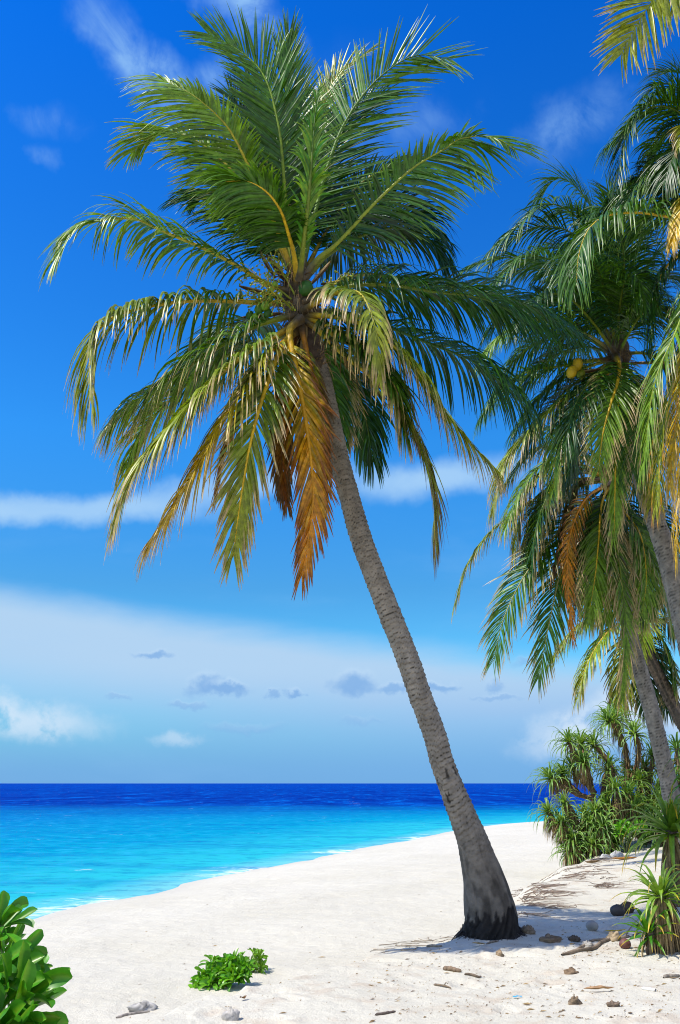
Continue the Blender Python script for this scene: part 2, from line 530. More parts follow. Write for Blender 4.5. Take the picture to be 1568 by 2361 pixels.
# palette (linear)
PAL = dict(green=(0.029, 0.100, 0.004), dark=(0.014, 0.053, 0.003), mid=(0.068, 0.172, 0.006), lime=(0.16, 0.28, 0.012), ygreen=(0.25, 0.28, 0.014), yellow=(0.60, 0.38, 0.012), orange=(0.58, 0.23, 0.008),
           rust=(0.26, 0.085, 0.010), tan=(0.44, 0.31, 0.14), brown=(0.15, 0.085, 0.035), pale=(0.42, 0.38, 0.13), grey=(0.28, 0.25, 0.21), bright=(0.05, 0.22, 0.012), fresh=(0.16, 0.40, 0.018), pine=(0.10, 0.215, 0.040), pinelight=(0.21, 0.35, 0.065), glossy=(0.07, 0.29, 0.014))
# ------------------------------------------------------------------ sand and sea
def on_level(px, py, z):
    d = raydir(px, py)
    return (CAM + d * ((z - CAM[2]) / d[2]))[:2]


shore_px = [(60, 2127), (200, 2086), (350, 2063), (420, 2036), (480, 2022), (620, 2000), (740, 1976), (860, 1952), (900, 1946), (1040, 1919), (1110, 1905), (1190, 1900), (1290, 1896)]
SH = [on_level(x, y, SEA) for x, y in shore_px]
SH = [np.array((-60.0, -80.0)), np.array((-17.0, 0.0)), np.array((-11.0, 12.0))] + SH + [np.array((30.0, 100.0)), np.array((90.0, 190.0)), np.array((400.0, 420.0)), np.array((3000.0, 900.0))]
SH = np.array(SH)
edge_px = [(60, 2390), (190, 2361), (330, 2338), (450, 2290), (610, 2243), (830, 2195), (1075, 2150), (1170, 2095), (1215, 2045), (1300, 1998), (1380, 1975)]
ED = [on_level(x, y, 0.0) for x, y in edge_px]
ED = np.array([np.array((-30.0, 2.0)), np.array((-8.0, 5.5))] + ED + [np.array((9.0, 38.0)), np.array((16.0, 60.0)), np.array((60.0, 110.0)), np.array((400.0, 330.0))])


def sdist(x, y, PL):
    """signed distance to an open polyline, positive on the right of its direction"""
    shp = x.shape
    p = np.stack([x.ravel(), y.ravel()], 1)
    best = np.full(len(p), 1e18); sgn = np.ones(len(p))
    for a, b in zip(PL[:-1], PL[1:]):
        ab = b - a
        t = np.clip(((p - a) @ ab) / (ab @ ab), 0, 1)
        q = p - (a + t[:, None] * ab)
        d2 = np.sum(q * q, 1)
        cr = ab[0] * (p[:, 1] - a[1]) - ab[1] * (p[:, 0] - a[0])
        m = d2 < best
        best = np.where(m, d2, best)
        sgn = np.where(m, np.where(cr < 0, 1.0, -1.0), sgn)
    return (np.sqrt(best) * sgn).reshape(shp)


PALM_XY = on_level(1131, 2152, 0.0)      # sand has drifted up round the foot of the palm
# trodden sand: shallow footprints kept in a raster so that everything that stands on the sand can look them up
_rs = np.random.RandomState(12)
FX0, FY0, FR = -7.0, 5.0, 0.025
FOOT = np.zeros((int(20 / FR), int(16 / FR)))
_gy, _gx = np.meshgrid(np.arange(FOOT.shape[0]) * FR + FY0, np.arange(FOOT.shape[1]) * FR + FX0, indexing='ij')
for _i in range(260):
    _x, _y = _rs.uniform(-4.5, 6.5), _rs.uniform(6.5, 14.5)
    _a = _rs.uniform(0, math.pi); _l, _w, _dp = _rs.uniform(.11, .19), _rs.uniform(.055, .10), _rs.uniform(.010, .028)
    j0, j1 = int(max((_y - .5 - FY0) / FR, 0)), int((_y + .5 - FY0) / FR); i0, i1 = int(max((_x - .5 - FX0) / FR, 0)), int((_x + .5 - FX0) / FR)
    _X, _Y = _gx[j0:j1, i0:i1] - _x, _gy[j0:j1, i0:i1] - _y
    _q = ((_X * math.cos(_a) + _Y * math.sin(_a)) / _l) ** 2 + ((_Y * math.cos(_a) - _X * math.sin(_a)) / _w) ** 2
    FOOT[j0:j1, i0:i1] += -_dp * np.exp(-_q * 1.2) + _dp * .55 * np.exp(-((np.sqrt(_q) - 1.45) / .35) ** 2)


def footprint(x, y):
    u, v = np.clip((x - FX0) / FR, 0, FOOT.shape[1] - 1.001), np.clip((y - FY0) / FR, 0, FOOT.shape[0] - 1.001)
    i, j = u.astype(int), v.astype(int); a, b = u - i, v - j
    return (FOOT[j, i] * (1 - a) + FOOT[j, i + 1] * a) * (1 - b) + (FOOT[j + 1, i] * (1 - a) + FOOT[j + 1, i + 1] * a) * b


def height(x, y):
    x = np.asarray(x, float); y = np.asarray(y, float)
    d = sdist(x, y, SH); e = sdist(x, y, ED)
    d = d + (fbm(x * 0.35, y * 0.35, 3, 3) - 0.5) * 0.9
    beach = np.where(d > 0, SEA + 0.80 * (1 - np.exp(-np.maximum(d, 0) / 6.5)), SEA + 0.10 * np.maximum(d, -30))
    e2 = e + (fbm(x * 0.9, y * 0.9, 11, 4) - 0.5) * 0.9
    far_right = smoothstep(4.0, 9.0, x) * smoothstep(14, 24, y)
    plate = 0.0 + 0.35 * far_right + 0.08 * (fbm(x * 0.4, y * 0.4, 21, 3) - 0.5)
    k = smoothstep(-0.55, 0.35, e2)
    z = beach * (1 - k) + plate * k
    dry = smoothstep(0.4, 2.5, d)
    z = z + dry * ((fbm(x * 1.3, y * 1.3, 31, 4) - 0.5) * 0.075 + (fbm(x * 4.5, y * 4.5, 41, 3, 0.6) - 0.5) * 0.030)
    z = z + footprint(x, y) * (0.25 + 0.75 * k) + 0.06 * np.exp(-((x - PALM_XY[0]) ** 2 + (y - PALM_XY[1]) ** 2) / 0.30)
    return z


def gh(x, y):
    return float(height(np.array([x]), np.array([y]))[0])


def gpt(px, py):
    """where the line of sight through a picture point meets the sand"""
    d = raydir(px, py)
    t = np.linspace(4, 90, 3000)
    P = CAM + t[:, None] * (d / np.linalg.norm(d))
    z = height(P[:, 0], P[:, 1])
    i = np.argmax(P[:, 2] < z)
    return np.array((P[i, 0], P[i, 1], z[i]))


ang = np.concatenate([np.linspace(-180, -34, 40)[:-1], np.linspace(-34, 34, 460), np.linspace(34, 180, 40)[1:]])
rad = np.concatenate([np.linspace(0.3, 6.0, 24)[:-1], np.geomspace(6.0, 40.0, 440)[:-1], np.geomspace(40.0, 150.0, 90)[:-1], np.geomspace(150, 20000, 40)])
A, RR = np.meshgrid(np.radians(ang), rad)
gx, gy = RR * np.sin(A), RR * np.cos(A)
gz = height(gx, gy)
d_sh = sdist(gx, gy, SH)
gz = np.where(RR > 140, np.where(d_sh > 0, gz, -8.0), gz)
g = MB().add(np.stack([gx, gy, gz], -1), grid_faces(*gx.shape)[:, ::-1], (0.6, 0.55, 0.47))
sand = g.build('sand_ground', M_SAND, attrs={'wet': smoothstep(1.3, 0.1, d_sh), 'upper': smoothstep(-.3, .6, sdist(gx, gy, ED)) * smoothstep(30, 22, RR)})
tag(sand, 'white coral sand beach sloping down to the turquoise sea', kind='structure')

ang = np.concatenate([np.linspace(-180, -40, 30)[:-1], np.linspace(-40, 50, 330), np.linspace(50, 180, 30)[1:]])
rad = np.concatenate([np.geomspace(3.0, 14.0, 20)[:-1], np.geomspace(14.0, 110.0, 300)[:-1], np.geomspace(110.0, 1000.0, 110)[:-1], np.geomspace(1000, 45000, 40)])
A, RR = np.meshgrid(np.radians(ang), rad)
sx, sy = RR * np.sin(A), RR * np.cos(A)
shore_d = -sdist(sx, sy, SH)
swl = (fbm(sx * 0.12, sy * 0.5, 71, 3) - 0.5) * 0.16 * smoothstep(1.0, 8.0, shore_d) * smoothstep(400, 150, RR)
s = MB().add(np.stack([sx, sy, SEA + swl], -1), grid_faces(*sx.shape)[:, ::-1], (0, 0.3, 0.6))
sea = s.build('sea_water', M_SEA, attrs={'shore': np.maximum(shore_d, 0)})
tag(sea, 'calm sea, turquoise near the beach and deep blue towards the horizon', kind='structure')
# ------------------------------------------------------------------ coconut palms
def frond(parent, P, Lm=1.0, n=108, roll=0.0, droop=0.28, c=('green', 'mid'), tip='tan', tips=0.86, stem=('ygreen', 'green'), wid=0.037, seed=0, bare=0.17, lift=0.12, a0=72, a1=22, thick=0.032, hang=None, wind=0.0, side_ref=None, gap=0.04, asym=(1.0, 1.0)):
    rs = np.random.RandomState(seed + 17)
    P = catmull(P, 60)
    s = arclen(P); Ltot = s[-1]; s = s / Ltot
    T = unit(np.gradient(P, axis=0))
    Hd = P[-1] - P[0]
    Hd = np.array((Hd[0], Hd[1], 0.0)) if side_ref is None else np.asarray(side_ref, float)
    if np.linalg.norm(Hd) < 0.15 * Ltot and side_ref is None:
        Hd = np.array((0.0, -1.0, 0.0))
    S0 = np.cross(unit(Hd), UP)
    S = unit(S0[None] - (T @ S0)[:, None] * T)
    Nn = np.cross(S, T)
    rl = np.radians(roll) if np.isscalar(roll) else np.radians(np.interp(s, np.linspace(0, 1, len(roll)), roll))
    rl = np.broadcast_to(rl, s.shape)[:, None]
    S, Nn = S * np.cos(rl) + Nn * np.sin(rl), Nn * np.cos(rl) - S * np.sin(rl)
    # leaflets
    u = np.linspace(bare, 0.995, n)
    U = np.concatenate([u, u + rs.uniform(-0.5, 0.5, n) / n * 0.6])
    side = np.concatenate([np.ones(n), -np.ones(n)])
    keep = rs.rand(2 * n) > gap
    U, side = np.clip(U[keep], bare, 1.0), side[keep]
    ip = lambda X: np.stack([np.interp(U, s, X[:, k]) for k in range(3)], 1)
    p, t, sd_, nn = ip(P), unit(ip(T)), unit(ip(S)), unit(ip(Nn))
    v = (U - bare) / (1 - bare)
    prof = np.interp(v, [0, 0.12, 0.3, 0.55, 0.8, 1.0], [0.55, 0.86, 1.0, 0.97, 0.80, 0.50])
    L = Lm * prof * rs.uniform(0.86, 1.08, len(U)) * np.where(side > 0, asym[0], asym[1])
    brk = rs.rand(len(U)) < 0.05
    L = np.where(brk, L * rs.uniform(0.4, 0.8, len(U)), L)
    ang_ = np.radians(a0 + (a1 - a0) * v ** 1.15 + rs.normal(0, 4.5, len(U)))
    lf = np.radians(np.degrees(lift) * 1.0 + rs.normal(0, 7, len(U)))
    D = np.cos(ang_)[:, None] * t + np.sin(ang_)[:, None] * (sd_ * side[:, None] * np.cos(lf)[:, None] + nn * np.sin(lf)[:, None])
    D = unit(D)
    Wd = np.cross(nn, D) * side[:, None]
    tw = np.radians(rs.normal(0, 22, len(U)))[:, None]
    nD = np.cross(D, Wd)
    Wd = Wd * np.cos(tw) + nD * np.sin(tw)
    w = wid * np.interp(v, [0, 0.2, 0.7, 1], [0.8, 1.0, 0.9, 0.55]) * rs.uniform(0.8, 1.15, len(U))
    gv = droop * rs.uniform(0.55, 1.45, len(U))
    if hang:
        for (h0, h1, amt) in hang:
            gv = np.where((U > h0) & (U < h1), gv + amt, gv)
    push = None
    if wind:
        push = np.broadcast_to(np.array((wind, 0.0, 0.0)), p.shape)
    V = blades(p, D, Wd, L, w, 6, gv, [0.5, 0.9, 1.1, 1.2, 1.2, 1.0], [0.55, 1.0, 1.0, 0.9, 0.72, 0.45, 0.10], 0.34, push)
    k = np.linspace(0, 1, 7)[None, :]
    rnd = rs.rand(len(U))[:, None]
    base = mixc(PAL[c[0]], PAL[c[1]], np.clip(rnd * 1.0 + 0 * k, 0, 1))
    base = base * (0.8 + 0.4 * rs.rand(len(U)))[:, None, None]
    if len(c) > 2:      # leaf colour drifts along the frond (old fronds yellow from the tip)
        base = base * (1 - np.clip(v[:, None, None] * 1.25 + (rs.rand(len(U)) - 0.5)[:, None, None] * 0.5, 0, 1)) + np.asarray(PAL[c[2]]) * np.clip(v[:, None, None] * 1.25 + (rs.rand(len(U)) - 0.5)[:, None, None] * 0.5, 0, 1)
    tf = smoothstep(tips - 0.22, tips + 0.12, k + 0.22 * (rnd - 0.5) + 0.08 * v[:, None])
    C = mixc(base, base * 0 + np.asarray(PAL[tip]), tf)
    mb = MB()
    add_blades(mb, V, C)
    o = mb.build('frond', M_LEAF, parent)
    # midrib
    ms = MB()
    r = thick * np.interp(s, [0, 0.06, 0.2, 0.6, 1.0], [1.9, 1.25, 0.9, 0.5, 0.1])
    cs = mixc(PAL[stem[0]], PAL[stem[1]], np.clip(s * 1.1, 0, 1))
    cs = mixc(cs * 0 + np.array((.10, .07, .035)), cs, smoothstep(.03, .13, s))
    tube(ms, P - Nn * 0.004, r, cs, 7)
    ms.build('midrib', M_STEM, o)
    return o


def trunk(parent, P, r, seed, name='trunk', base_dark=0.0, ring=0.062, tone=(0.262, 0.223, 0.175), step=0.016, sides=48, crack=1.2, amp=0.085):
    L = arclen(np.asarray(P))[-1]
    s0 = arclen(np.asarray(P)) / L
    n = int(L / step)
    Q = catmull(P, n)
    s = np.linspace(0, L, n)
    rr = np.interp(s / L, s0, r)
    kk = np.ones(max(3, n // 30)); kk /= len(kk)
    rr = np.convolve(np.pad(rr, len(kk) // 2, mode='edge'), kk, mode='valid')[:n]
    a = np.arange(sides) / sides * 2 * math.pi
    ca, sa = np.cos(a)[None, :], np.sin(a)[None, :]
    S = s[:, None] * np.ones((1, sides))
    wv = fbm(ca * 1.6 + 5 + 0 * S, sa * 1.6 + S * 1.1, seed, 3)
    ph = S / ring + 1.6 * wv + 0.5 * vnoise(ca * 4 + 9, sa * 4 + S * 7, seed + 3)
    fr = ph - np.floor(ph)
    rid = np.floor(ph)
    strong = vnoise(rid * 0.77 + ca * 0.55, sa * 0.55 + rid * 1.31, seed + 5)
    low = smoothstep(crack + 0.5, crack - 0.3, S)            # the swollen foot has cracks along it, not rings
    ringd = (1 - fr) ** 1.5 * (0.4 + 1.1 * strong)
    crk = vnoise(a[None, :] * 7.3 + 0.5 * np.sin(S * 7) + 3, S * 4.0, seed + 8) * .55 + vnoise(a[None, :] * 5.1, S * 9.0, seed + 9) * .45
    lump = fbm(ca * 1.3, sa * 1.3 + S * 0.9, seed + 12, 3) - 0.5
    pit = vnoise(ca * 7 + sa * 3 + 50, S * 11, seed + 14) * (1 - low)
    pits = smoothstep(0.80, 0.93, pit) * smoothstep(3.4, 2.0, S) * smoothstep(0.9, 1.5, S) if base_dark else 0 * pit
    disp = 1 + (1 - low) * amp * (ringd - 0.4) + low * 0.05 * (crk - 0.5) + 0.07 * lump - 0.06 * pits
    C = np.asarray(tone)[None, None, :] * np.ones(S.shape + (3,))
    tint = fbm(ca * 1.1 + 70, sa * 1.1 + S * 1.7, seed + 21, 4)[..., None]
    C = C * (0.72 + 0.56 * tint)
    C = C * (1 - (1 - low) * 0.75 * smoothstep(0.80, 0.97, fr) * (0.4 + strong))[..., None]
    C = C * (1 - (1 - low) * 0.55 * smoothstep(0.22, 0.0, fr) * strong)[..., None]
    C = C * (1 - low * 0.45 * smoothstep(0.48, 0.28, crk))[..., None]
    C = C * (1 - 0.75 * pits)[..., None]
    if base_dark:
        jag = base_dark * (0.55 + 0.5 * fbm(ca * 2.4 + 2, sa * 2.4 + S * 0.0, seed + 31, 4) + 0.40 * (fbm(ca * 7, sa * 7 + S * 1.5, seed + 41, 2) - 0.5))
        blk = smoothstep(jag + 0.015, jag - 0.015, S)
        fuzz = vnoise(ca * 11 + 3, sa * 11 + S * 24, seed + 51)
        disp = disp - 0.05 * blk + 0.06 * blk * fuzz
        C = C * (1 - blk[..., None]) + blk[..., None] * np.array((0.040, 0.034, 0.029)) * (0.35 + 1.3 * fuzz)[..., None]
        grey = smoothstep(2.4, 0.5, S)[..., None]
        C = C * (1 - 0.35 * grey)  # shade of the crown on the lower trunk, put into the bark colour
    T, U, B = frames(Q, (0, 1, 0))
    V = Q[:, None, :] + (U[:, None, :] * ca[..., None] + B[:, None, :] * sa[..., None]) * (rr[:, None] * disp)[..., None]
    mb = MB()
    mb.add(V, grid_faces(n, sides, True), C)
    return mb.build(name, M_BARK, parent)


def heart(parent, c, axis, h=0.75, r=0.20, seed=0, tone=(0.10, 0.075, 0.05)):
    """the fibrous bud where the leaf bases meet"""
    axis = unit(np.asarray(axis, float))
    P = c + axis * np.linspace(-0.5 * h, 0.62 * h, 16)[:, None]
    k = np.linspace(0, 1, 16)
    r_ = r * np.interp(k, [0, .25, .6, .85, 1], [.75, 1.15, 1.0, .55, .12])
    mb = MB()
    rs = np.random.RandomState(seed)
    tube(mb, P, r_, mixc(tone, np.array(tone) * 2.0, rs.rand(16)), 14, disp=1 + 0.3 * (rs.rand(16, 14) - 0.5))
    o = mb.build('leaf_sheath', M_WOOD, parent)
    fb = MB()                     # torn brown fibre hanging round it
    m = 150
    ph = rs.rand(m) * 2 * math.pi
    hh = rs.uniform(-0.5, 0.5, m)
    rad_ = np.stack([np.cos(ph), np.sin(ph), np.zeros(m)], 1)
    p = c + axis * (hh * h)[:, None] + rad_ * r * 0.85
    D = unit(rad_ + np.stack([np.zeros(m), np.zeros(m), rs.uniform(-0.8, 0.8, m)], 1))
    V = blades(p, D, np.cross(D, UP), rs.uniform(0.18, 0.5, m), rs.uniform(0.008, 0.03, m), 5, rs.uniform(0.3, 0.9, m), [1] * 5, [0.7, 1, 0.9, 0.7, 0.5, 0.2], 0.2)
    cc = mixc(PAL['brown'], PAL['tan'], rs.rand(m, 1) * 0.7) * np.ones((1, 6, 1))
    add_blades(fb, V, cc)
    fb.build('fibre', M_DRY, o)
    return o


def spathe(parent, p, d, L=0.75, w=0.12, colr='brown'):
    """a dry boat-shaped flower sheath"""
    d = unit(np.asarray(d, float))
    side = unit(np.cross(d, UP)); n = np.cross(side, d)
    k = np.linspace(0, 1, 12)
    wp = w * np.sin(np.pi * np.clip(k * 0.94 + 0.04, 0, 1)) ** 0.7
    th = np.linspace(-1.25, 1.25, 9)
    V = p + (k * L)[:, None, None] * d + wp[:, None, None] * (np.sin(th)[None, :, None] * side * 0.6 + (np.cos(th) - 1)[None, :, None] * n * 0.7) - (0.12 * k * k * L)[:, None, None] * UP
    mb = MB()
    mb.add(V, grid_faces(12, 9), np.asarray(PAL[colr]) * 0.75)
    inner = V + n * 0.012
    mb.add(inner, grid_faces(12, 9)[:, ::-1], np.asarray(PAL['tan']) * 0.8)
    return mb.build('spathe', M_WOOD, parent)


def flower_stalk(parent, p, d, L=0.6, seed=0, nb=22, colr='ygreen', buds=True):
    rs = np.random.RandomState(seed)
    d = unit(np.asarray(d, float))
    mb = MB()
    main = catmull([p, p + d * L * 0.55, p + d * L - UP * 0.10 * L], 10)
    tube(mb, main, np.linspace(0.016, 0.006, 10), PAL[colr], 6)
    for i in range(nb):
        b = main[rs.randint(3, 10)]
        q = unit(d + rs.normal(0, 0.65, 3))
        l = rs.uniform(0.14, 0.34)
        Pt = catmull([b, b + q * l * 0.6, b + q * l - UP * 0.08], 6)
        tube(mb, Pt, np.linspace(0.006, 0.003, 6), mixc(PAL['ygreen'], PAL['yellow'], np.full(6, rs.rand())), 4)
        if buds:
            for kx in (2, 4, 5):
                ellipsoid(mb, Pt[kx] + rs.normal(0, 0.006, 3), 0.014, 0.014, 0.018, mixc(PAL['ygreen'], PAL['lime'], rs.rand()) * 0.9, nu=4, nv=5)
    return mb.build('flower_stalk', M_STEM, parent)


def coconut(parent, p, r=0.09, colr='mid', axis=(0.2, -0.3, 1), seed=0):
    mb = MB()
    ellipsoid(mb, p, r, r * 0.95, r * 1.25, np.asarray(PAL[colr]), axis, 12, 16, 0.12, seed)
    a = unit(np.asarray(axis, float))
    o = mb.build('coconut', M_NUT, parent)
    cap = MB()
    ellipsoid(cap, np.asarray(p) + a * r * 1.18, r * 0.42, r * 0.42, r * 0.2, np.asarray(PAL['brown']), axis, 6, 10)
    cap.build('calyx', M_WOOD, o)
    return o


def palm(name, label, group, tp, Yb, Yc, widths=None, **kw):
    """tp: picture points of the trunk from foot to crown with its width there; the foot stands on the sand at depth Yb"""
    n = len(tp)
    py = np.array([t[1] for t in tp], float)
    f = (py - py[0]) / (py[-1] - py[0])
    Ys = Yb + (Yc - Yb) * f
    P = np.array([at(t[0], t[1], y) for t, y in zip(tp, Ys)])
    r = np.array([t[2] * 0.5 / FPX * np.linalg.norm(p - CAM) for t, p in zip(tp, P)])
    foot = P[0].copy()
    foot[2] = gh(foot[0], foot[1])
    root = empty(name, foot)
    tag(root, label, 'palm tree', group)
    return root, P, r, Yc


def fr(root, Yc, pts, seed, **kw):
    P = [at(p[0], p[1], Yc + (p[2] if len(p) > 2 else 0.0)) for p in pts]
    return frond(root, P, seed=seed, **kw)
# ------------------------------------------------------------------ the leaning palm
g0 = gpt(1130, 2152)
YB = float(g0[1])
root, P, r, Yc = palm('coconut_palm', 'tall coconut palm leaning left alone on the open sand, all of its trunk in view', 'coconut palms', [
    (1132, 2158, 124), (1131, 2124, 114), (1125, 2080, 106), (1115, 2026, 88), (1103, 1985, 77), (1089, 1937, 67), (1072, 1893, 61), (1054, 1848, 57), (1020, 1759, 52), (1004, 1700, 52), (968, 1600, 52), (933, 1500, 52), (893, 1400, 51), (854, 1300, 50), (826, 1220, 49),
    (807, 1150, 47), (787, 1080, 47), (768, 1000, 47), (742, 880, 45), (719, 800, 42), (700, 740, 36), (690, 690, 26)], YB, YB - 0.5)
P = np.vstack([P[0] - np.array((-0.05, 0, 0.25)), P]); r = np.r_[r[0] * 1.12, r]
trunk(root, P, r, 5, base_dark=0.66, sides=96)
top = P[-1]
axis = unit(P[-1] - P[-4])
heart(root, at(690, 690, Yc), (-0.25, 0.0, 1), 0.8, 0.19, 3)
heart(root, at(706, 775, Yc), (-.22, 0, 1), 1.0, .17, 4, (.07, .05, .035))
# thin black roots spreading from the foot
rs = np.random.RandomState(8)
mb = MB()
for i in range(420):
    a = rs.uniform(0, 2 * math.pi)
    rr_ = 0.30 * rs.uniform(0.8, 1.0)
    h0 = abs(rs.normal(0, 0.03))
    b0 = np.array((g0[0] + math.cos(a) * rr_, g0[1] + math.sin(a) * rr_ + 0.1, g0[2] + h0))
    out = np.array((math.cos(a), math.sin(a), 0))
    L_ = rs.uniform(0.03, 0.20)
    e_ = b0 + out * L_; e_[2] = gh(e_[0], e_[1]) - 0.004
    m_ = (b0 + e_) / 2 + np.array((0, 0, 0.01)) + rs.normal(0, 0.015, 3)
    tube(mb, catmull([b0, m_, e_], 6), np.linspace(0.005, 0.002, 6), np.array((0.05, 0.042, 0.036)) * rs.uniform(0.5, 2), 5)
mb.build('root_fringe', M_WOOD, root)

F = lambda pts, seed, **k: fr(root, Yc, pts, seed, **k)
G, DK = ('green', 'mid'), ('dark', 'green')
# upright fronds
F([(690, 655, 0.2), (684, 520, .4), (662, 320, .5), (660, 190, .5), (666, 85, .4)], 1, c=('green', 'mid'), a0=40, a1=9, droop=.04, Lm=1.0, tip='lime', tips=.97, side_ref=(0, 1, 0), stem=('lime', 'lime'))
F([(686, 645, -.1), (679, 600, -.15), (663, 512, -.3), (642, 290, -.55), (604, 167, -.6), (545, 112, -.6), (480, 78, -.6)], 2, c=('dark', 'green', 'mid'), a0=58, a1=20, droop=.035, Lm=1.0, side_ref=(0, 1, 0), tip='lime', tips=.97, stem=('ygreen', 'lime'), asym=(1.0, .85))
F([(680, 650, -.1), (634, 517, -.5), (582, 402, -.8), (540, 317, -1.0), (516, 282, -1.05), (446, 220, -1.1), (363, 178, -1.0)], 3, c=('mid', 'green', 'lime'), a0=66, a1=22, droop=.15, Lm=1.0, side_ref=(0, 1, 0), asym=(.36, 1.08), stem=('yellow', 'ygreen'), tip='lime', tips=.95)
F([(682, 640, -.1), (620, 520, -.3), (545, 405, -.4), (440, 318, -.4), (365, 305, -.4), (304, 352, -.4)], 4, c=('green', 'mid', 'lime'), a0=60, a1=20, droop=.16, Lm=.85, side_ref=(-.3, 1, 0), asym=(.7, 1.1), stem=('yellow', 'ygreen'), tip='pale', tips=.98)
F([(684, 668, -.1), (680, 600, -.35), (664, 535, -.7), (645, 482, -1.0), (612, 440, -1.2), (570, 418, -1.3), (520, 418, -1.35)], 5, c=('dark', 'green', 'mid'), a0=66, a1=22, droop=.2, Lm=.85, stem=('yellow', 'yellow'), tip='lime', tips=.96, thick=.036, bare=.30, side_ref=(-.4, 1, 0), asym=(.5, 1.1))
F([(694, 640, .1), (712, 555, .2), (757, 380, .25), (800, 275, .25), (876, 178, .2), (960, 128, .1), (1042, 137, 0)], 6, c=('green', 'mid', 'mid'), a0=66, a1=26, droop=.03, Lm=1.08, n=84, side_ref=(.15, 1, 0), stem=('lime', 'green'), tip='lime', tips=.93, gap=.02, roll=180)
F([(692, 640, .4), (700, 510, .8), (732, 290, 1.3), (780, 170, 1.4), (848, 120, 1.4)], 7, c=('mid', 'lime', 'ygreen'), a0=46, a1=16, droop=.06, Lm=.8, side_ref=(.3, 1, 0), tip='ygreen', tips=.92, stem=('ygreen', 'yellow'), asym=(.7, 1))
F([(696, 645, -.1), (730, 600, -.15), (776, 563, -.2), (863, 470, -.3), (957, 384, -.4), (1028, 342, -.45), (1056, 322, -.5), (1072, 318, -.5), (1112, 314, -.55), (1150, 322, -.6), (1186, 345, -.6)], 8, c=('dark', 'green', 'mid'), a0=66, a1=28, droop=.13, Lm=.95, side_ref=(0, 1, 0), asym=(1.1, .38), hang=[(.70, .77, .5)], tip='lime', tips=.97, stem=('ygreen', 'ygreen'))
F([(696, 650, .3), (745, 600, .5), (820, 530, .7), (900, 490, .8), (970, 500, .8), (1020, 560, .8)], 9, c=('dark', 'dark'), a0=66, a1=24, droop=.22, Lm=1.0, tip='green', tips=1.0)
F([(690, 645, -.3), (700, 560, -.7), (714, 430, -1.0), (722, 320, -1.1), (730, 225, -1.1)], 10, c=('bright', 'lime'), a0=26, a1=10, droop=.25, Lm=.42, wid=.045, tip='lime', tips=1.0, side_ref=(.2, -1, 0), gap=.3, n=70)
F([(690, 640, .5), (700, 480, 1.0), (715, 350, 1.4), (745, 250, 1.7), (770, 190, 1.8)], 11, c=DK, a0=46, a1=18, droop=.06, Lm=.9, side_ref=(.1, 1, 0), tip='green', tips=1.0)
F([(686, 640, .4), (640, 480, .9), (600, 360, 1.2), (560, 270, 1.3), (530, 215, 1.3)], 12, c=DK, a0=52, a1=18, droop=.10, Lm=.9, side_ref=(0, 1, 0), tip='green', tips=1.0)
F([(696, 640, .4), (760, 520, .8), (830, 425, 1.1), (900, 385, 1.2), (975, 372, 1.2)], 13, c=('green', 'mid'), a0=60, a1=20, droop=.15, Lm=.85, side_ref=(0, 1, 0), asym=(1.1, .7), tip='green', tips=1.0, stem=('yellow', 'ygreen'))

F([(684, 650, .1), (630, 570, .2), (565, 500, .4), (520, 458, .5), (480, 450, .5), (445, 462, .5)], 50, c=DK, a0=62, a1=22, droop=.2, Lm=.95, side_ref=(-.3, 1, 0), asym=(.6, 1.1), tip='green', tips=1.0)
F([(694, 650, .1), (750, 592, .2), (830, 545, .4), (910, 525, .5), (985, 548, .5), (1030, 610, .5)], 51, c=DK, a0=66, a1=22, droop=.3, Lm=.95, tip='green', tips=1.0)
F([(690, 640, .3), (678, 480, .7), (642, 350, 1.0), (608, 250, 1.1), (570, 185, 1.1)], 52, c=('dark', 'green'), a0=50, a1=18, droop=.06, Lm=.95, side_ref=(0, 1, 0), tip='green', tips=1.0)
F([(694, 640, .3), (726, 480, .8), (770, 350, 1.0), (820, 255, 1.1), (885, 215, 1.1)], 53, c=('dark', 'green'), a0=56, a1=20, droop=.06, Lm=.95, side_ref=(0, 1, 0), tip='green', tips=1.0)
F([(688, 645, .1), (655, 540, .1), (610, 450, .1), (560, 390, .1), (500, 350, .1)], 54, c=('dark', 'green'), a0=60, a1=20, droop=.12, Lm=.95, side_ref=(0, 1, 0), asym=(.7, 1.1), tip='green', tips=1.0)
# broken arm to the left and the level ones below it
F([(680, 675, -.1), (604, 648, -.2), (560, 619, -.3), (472, 573, -.4), (384, 536, -.5), (318, 506, -.5), (300, 503, -.5), (240, 507, -.55), (178, 527, -.6), (126, 600, -.6)], 14, c=('green', 'mid', 'lime'), a0=58, a1=26, droop=.26, Lm=.88, roll=[30, 15, 0, 25, 40], hang=[(.63, .70, .7)], tip='ygreen', tips=.95, stem=('yellow', 'ygreen'))
F([(676, 700, -.1), (603, 698, -.15), (537, 694, -.2), (428, 694, -.3), (340, 707, -.5), (262, 730, -.8), (222, 768, -1.0), (206, 840, -1.15), (208, 925, -1.1)], 15, c=('green', 'mid', 'ygreen'), a0=78, a1=26, droop=.55, Lm=1.1, wid=.042, roll=[0, 0, 0, 20], tip='tan', tips=.93, stem=('yellow', 'yellow'), n=92)
F([(680, 720, .2), (612, 742, .6), (540, 765, 1.1), (470, 830, 1.6), (440, 905, 1.8)], 16, c=DK, a0=66, a1=24, droop=.3, Lm=.9, tip='green', tips=1.0)
F([(682, 725, -.2), (602, 747, -.4), (560, 768, -.5), (470, 822, -.6), (384, 880, -.65), (312, 925, -.65), (262, 972, -.6)], 17, c=('green', 'mid', 'lime'), a0=62, a1=22, droop=.40, Lm=1.1, wid=.037, tip='tan', tips=.86, stem=('ygreen', 'mid'))
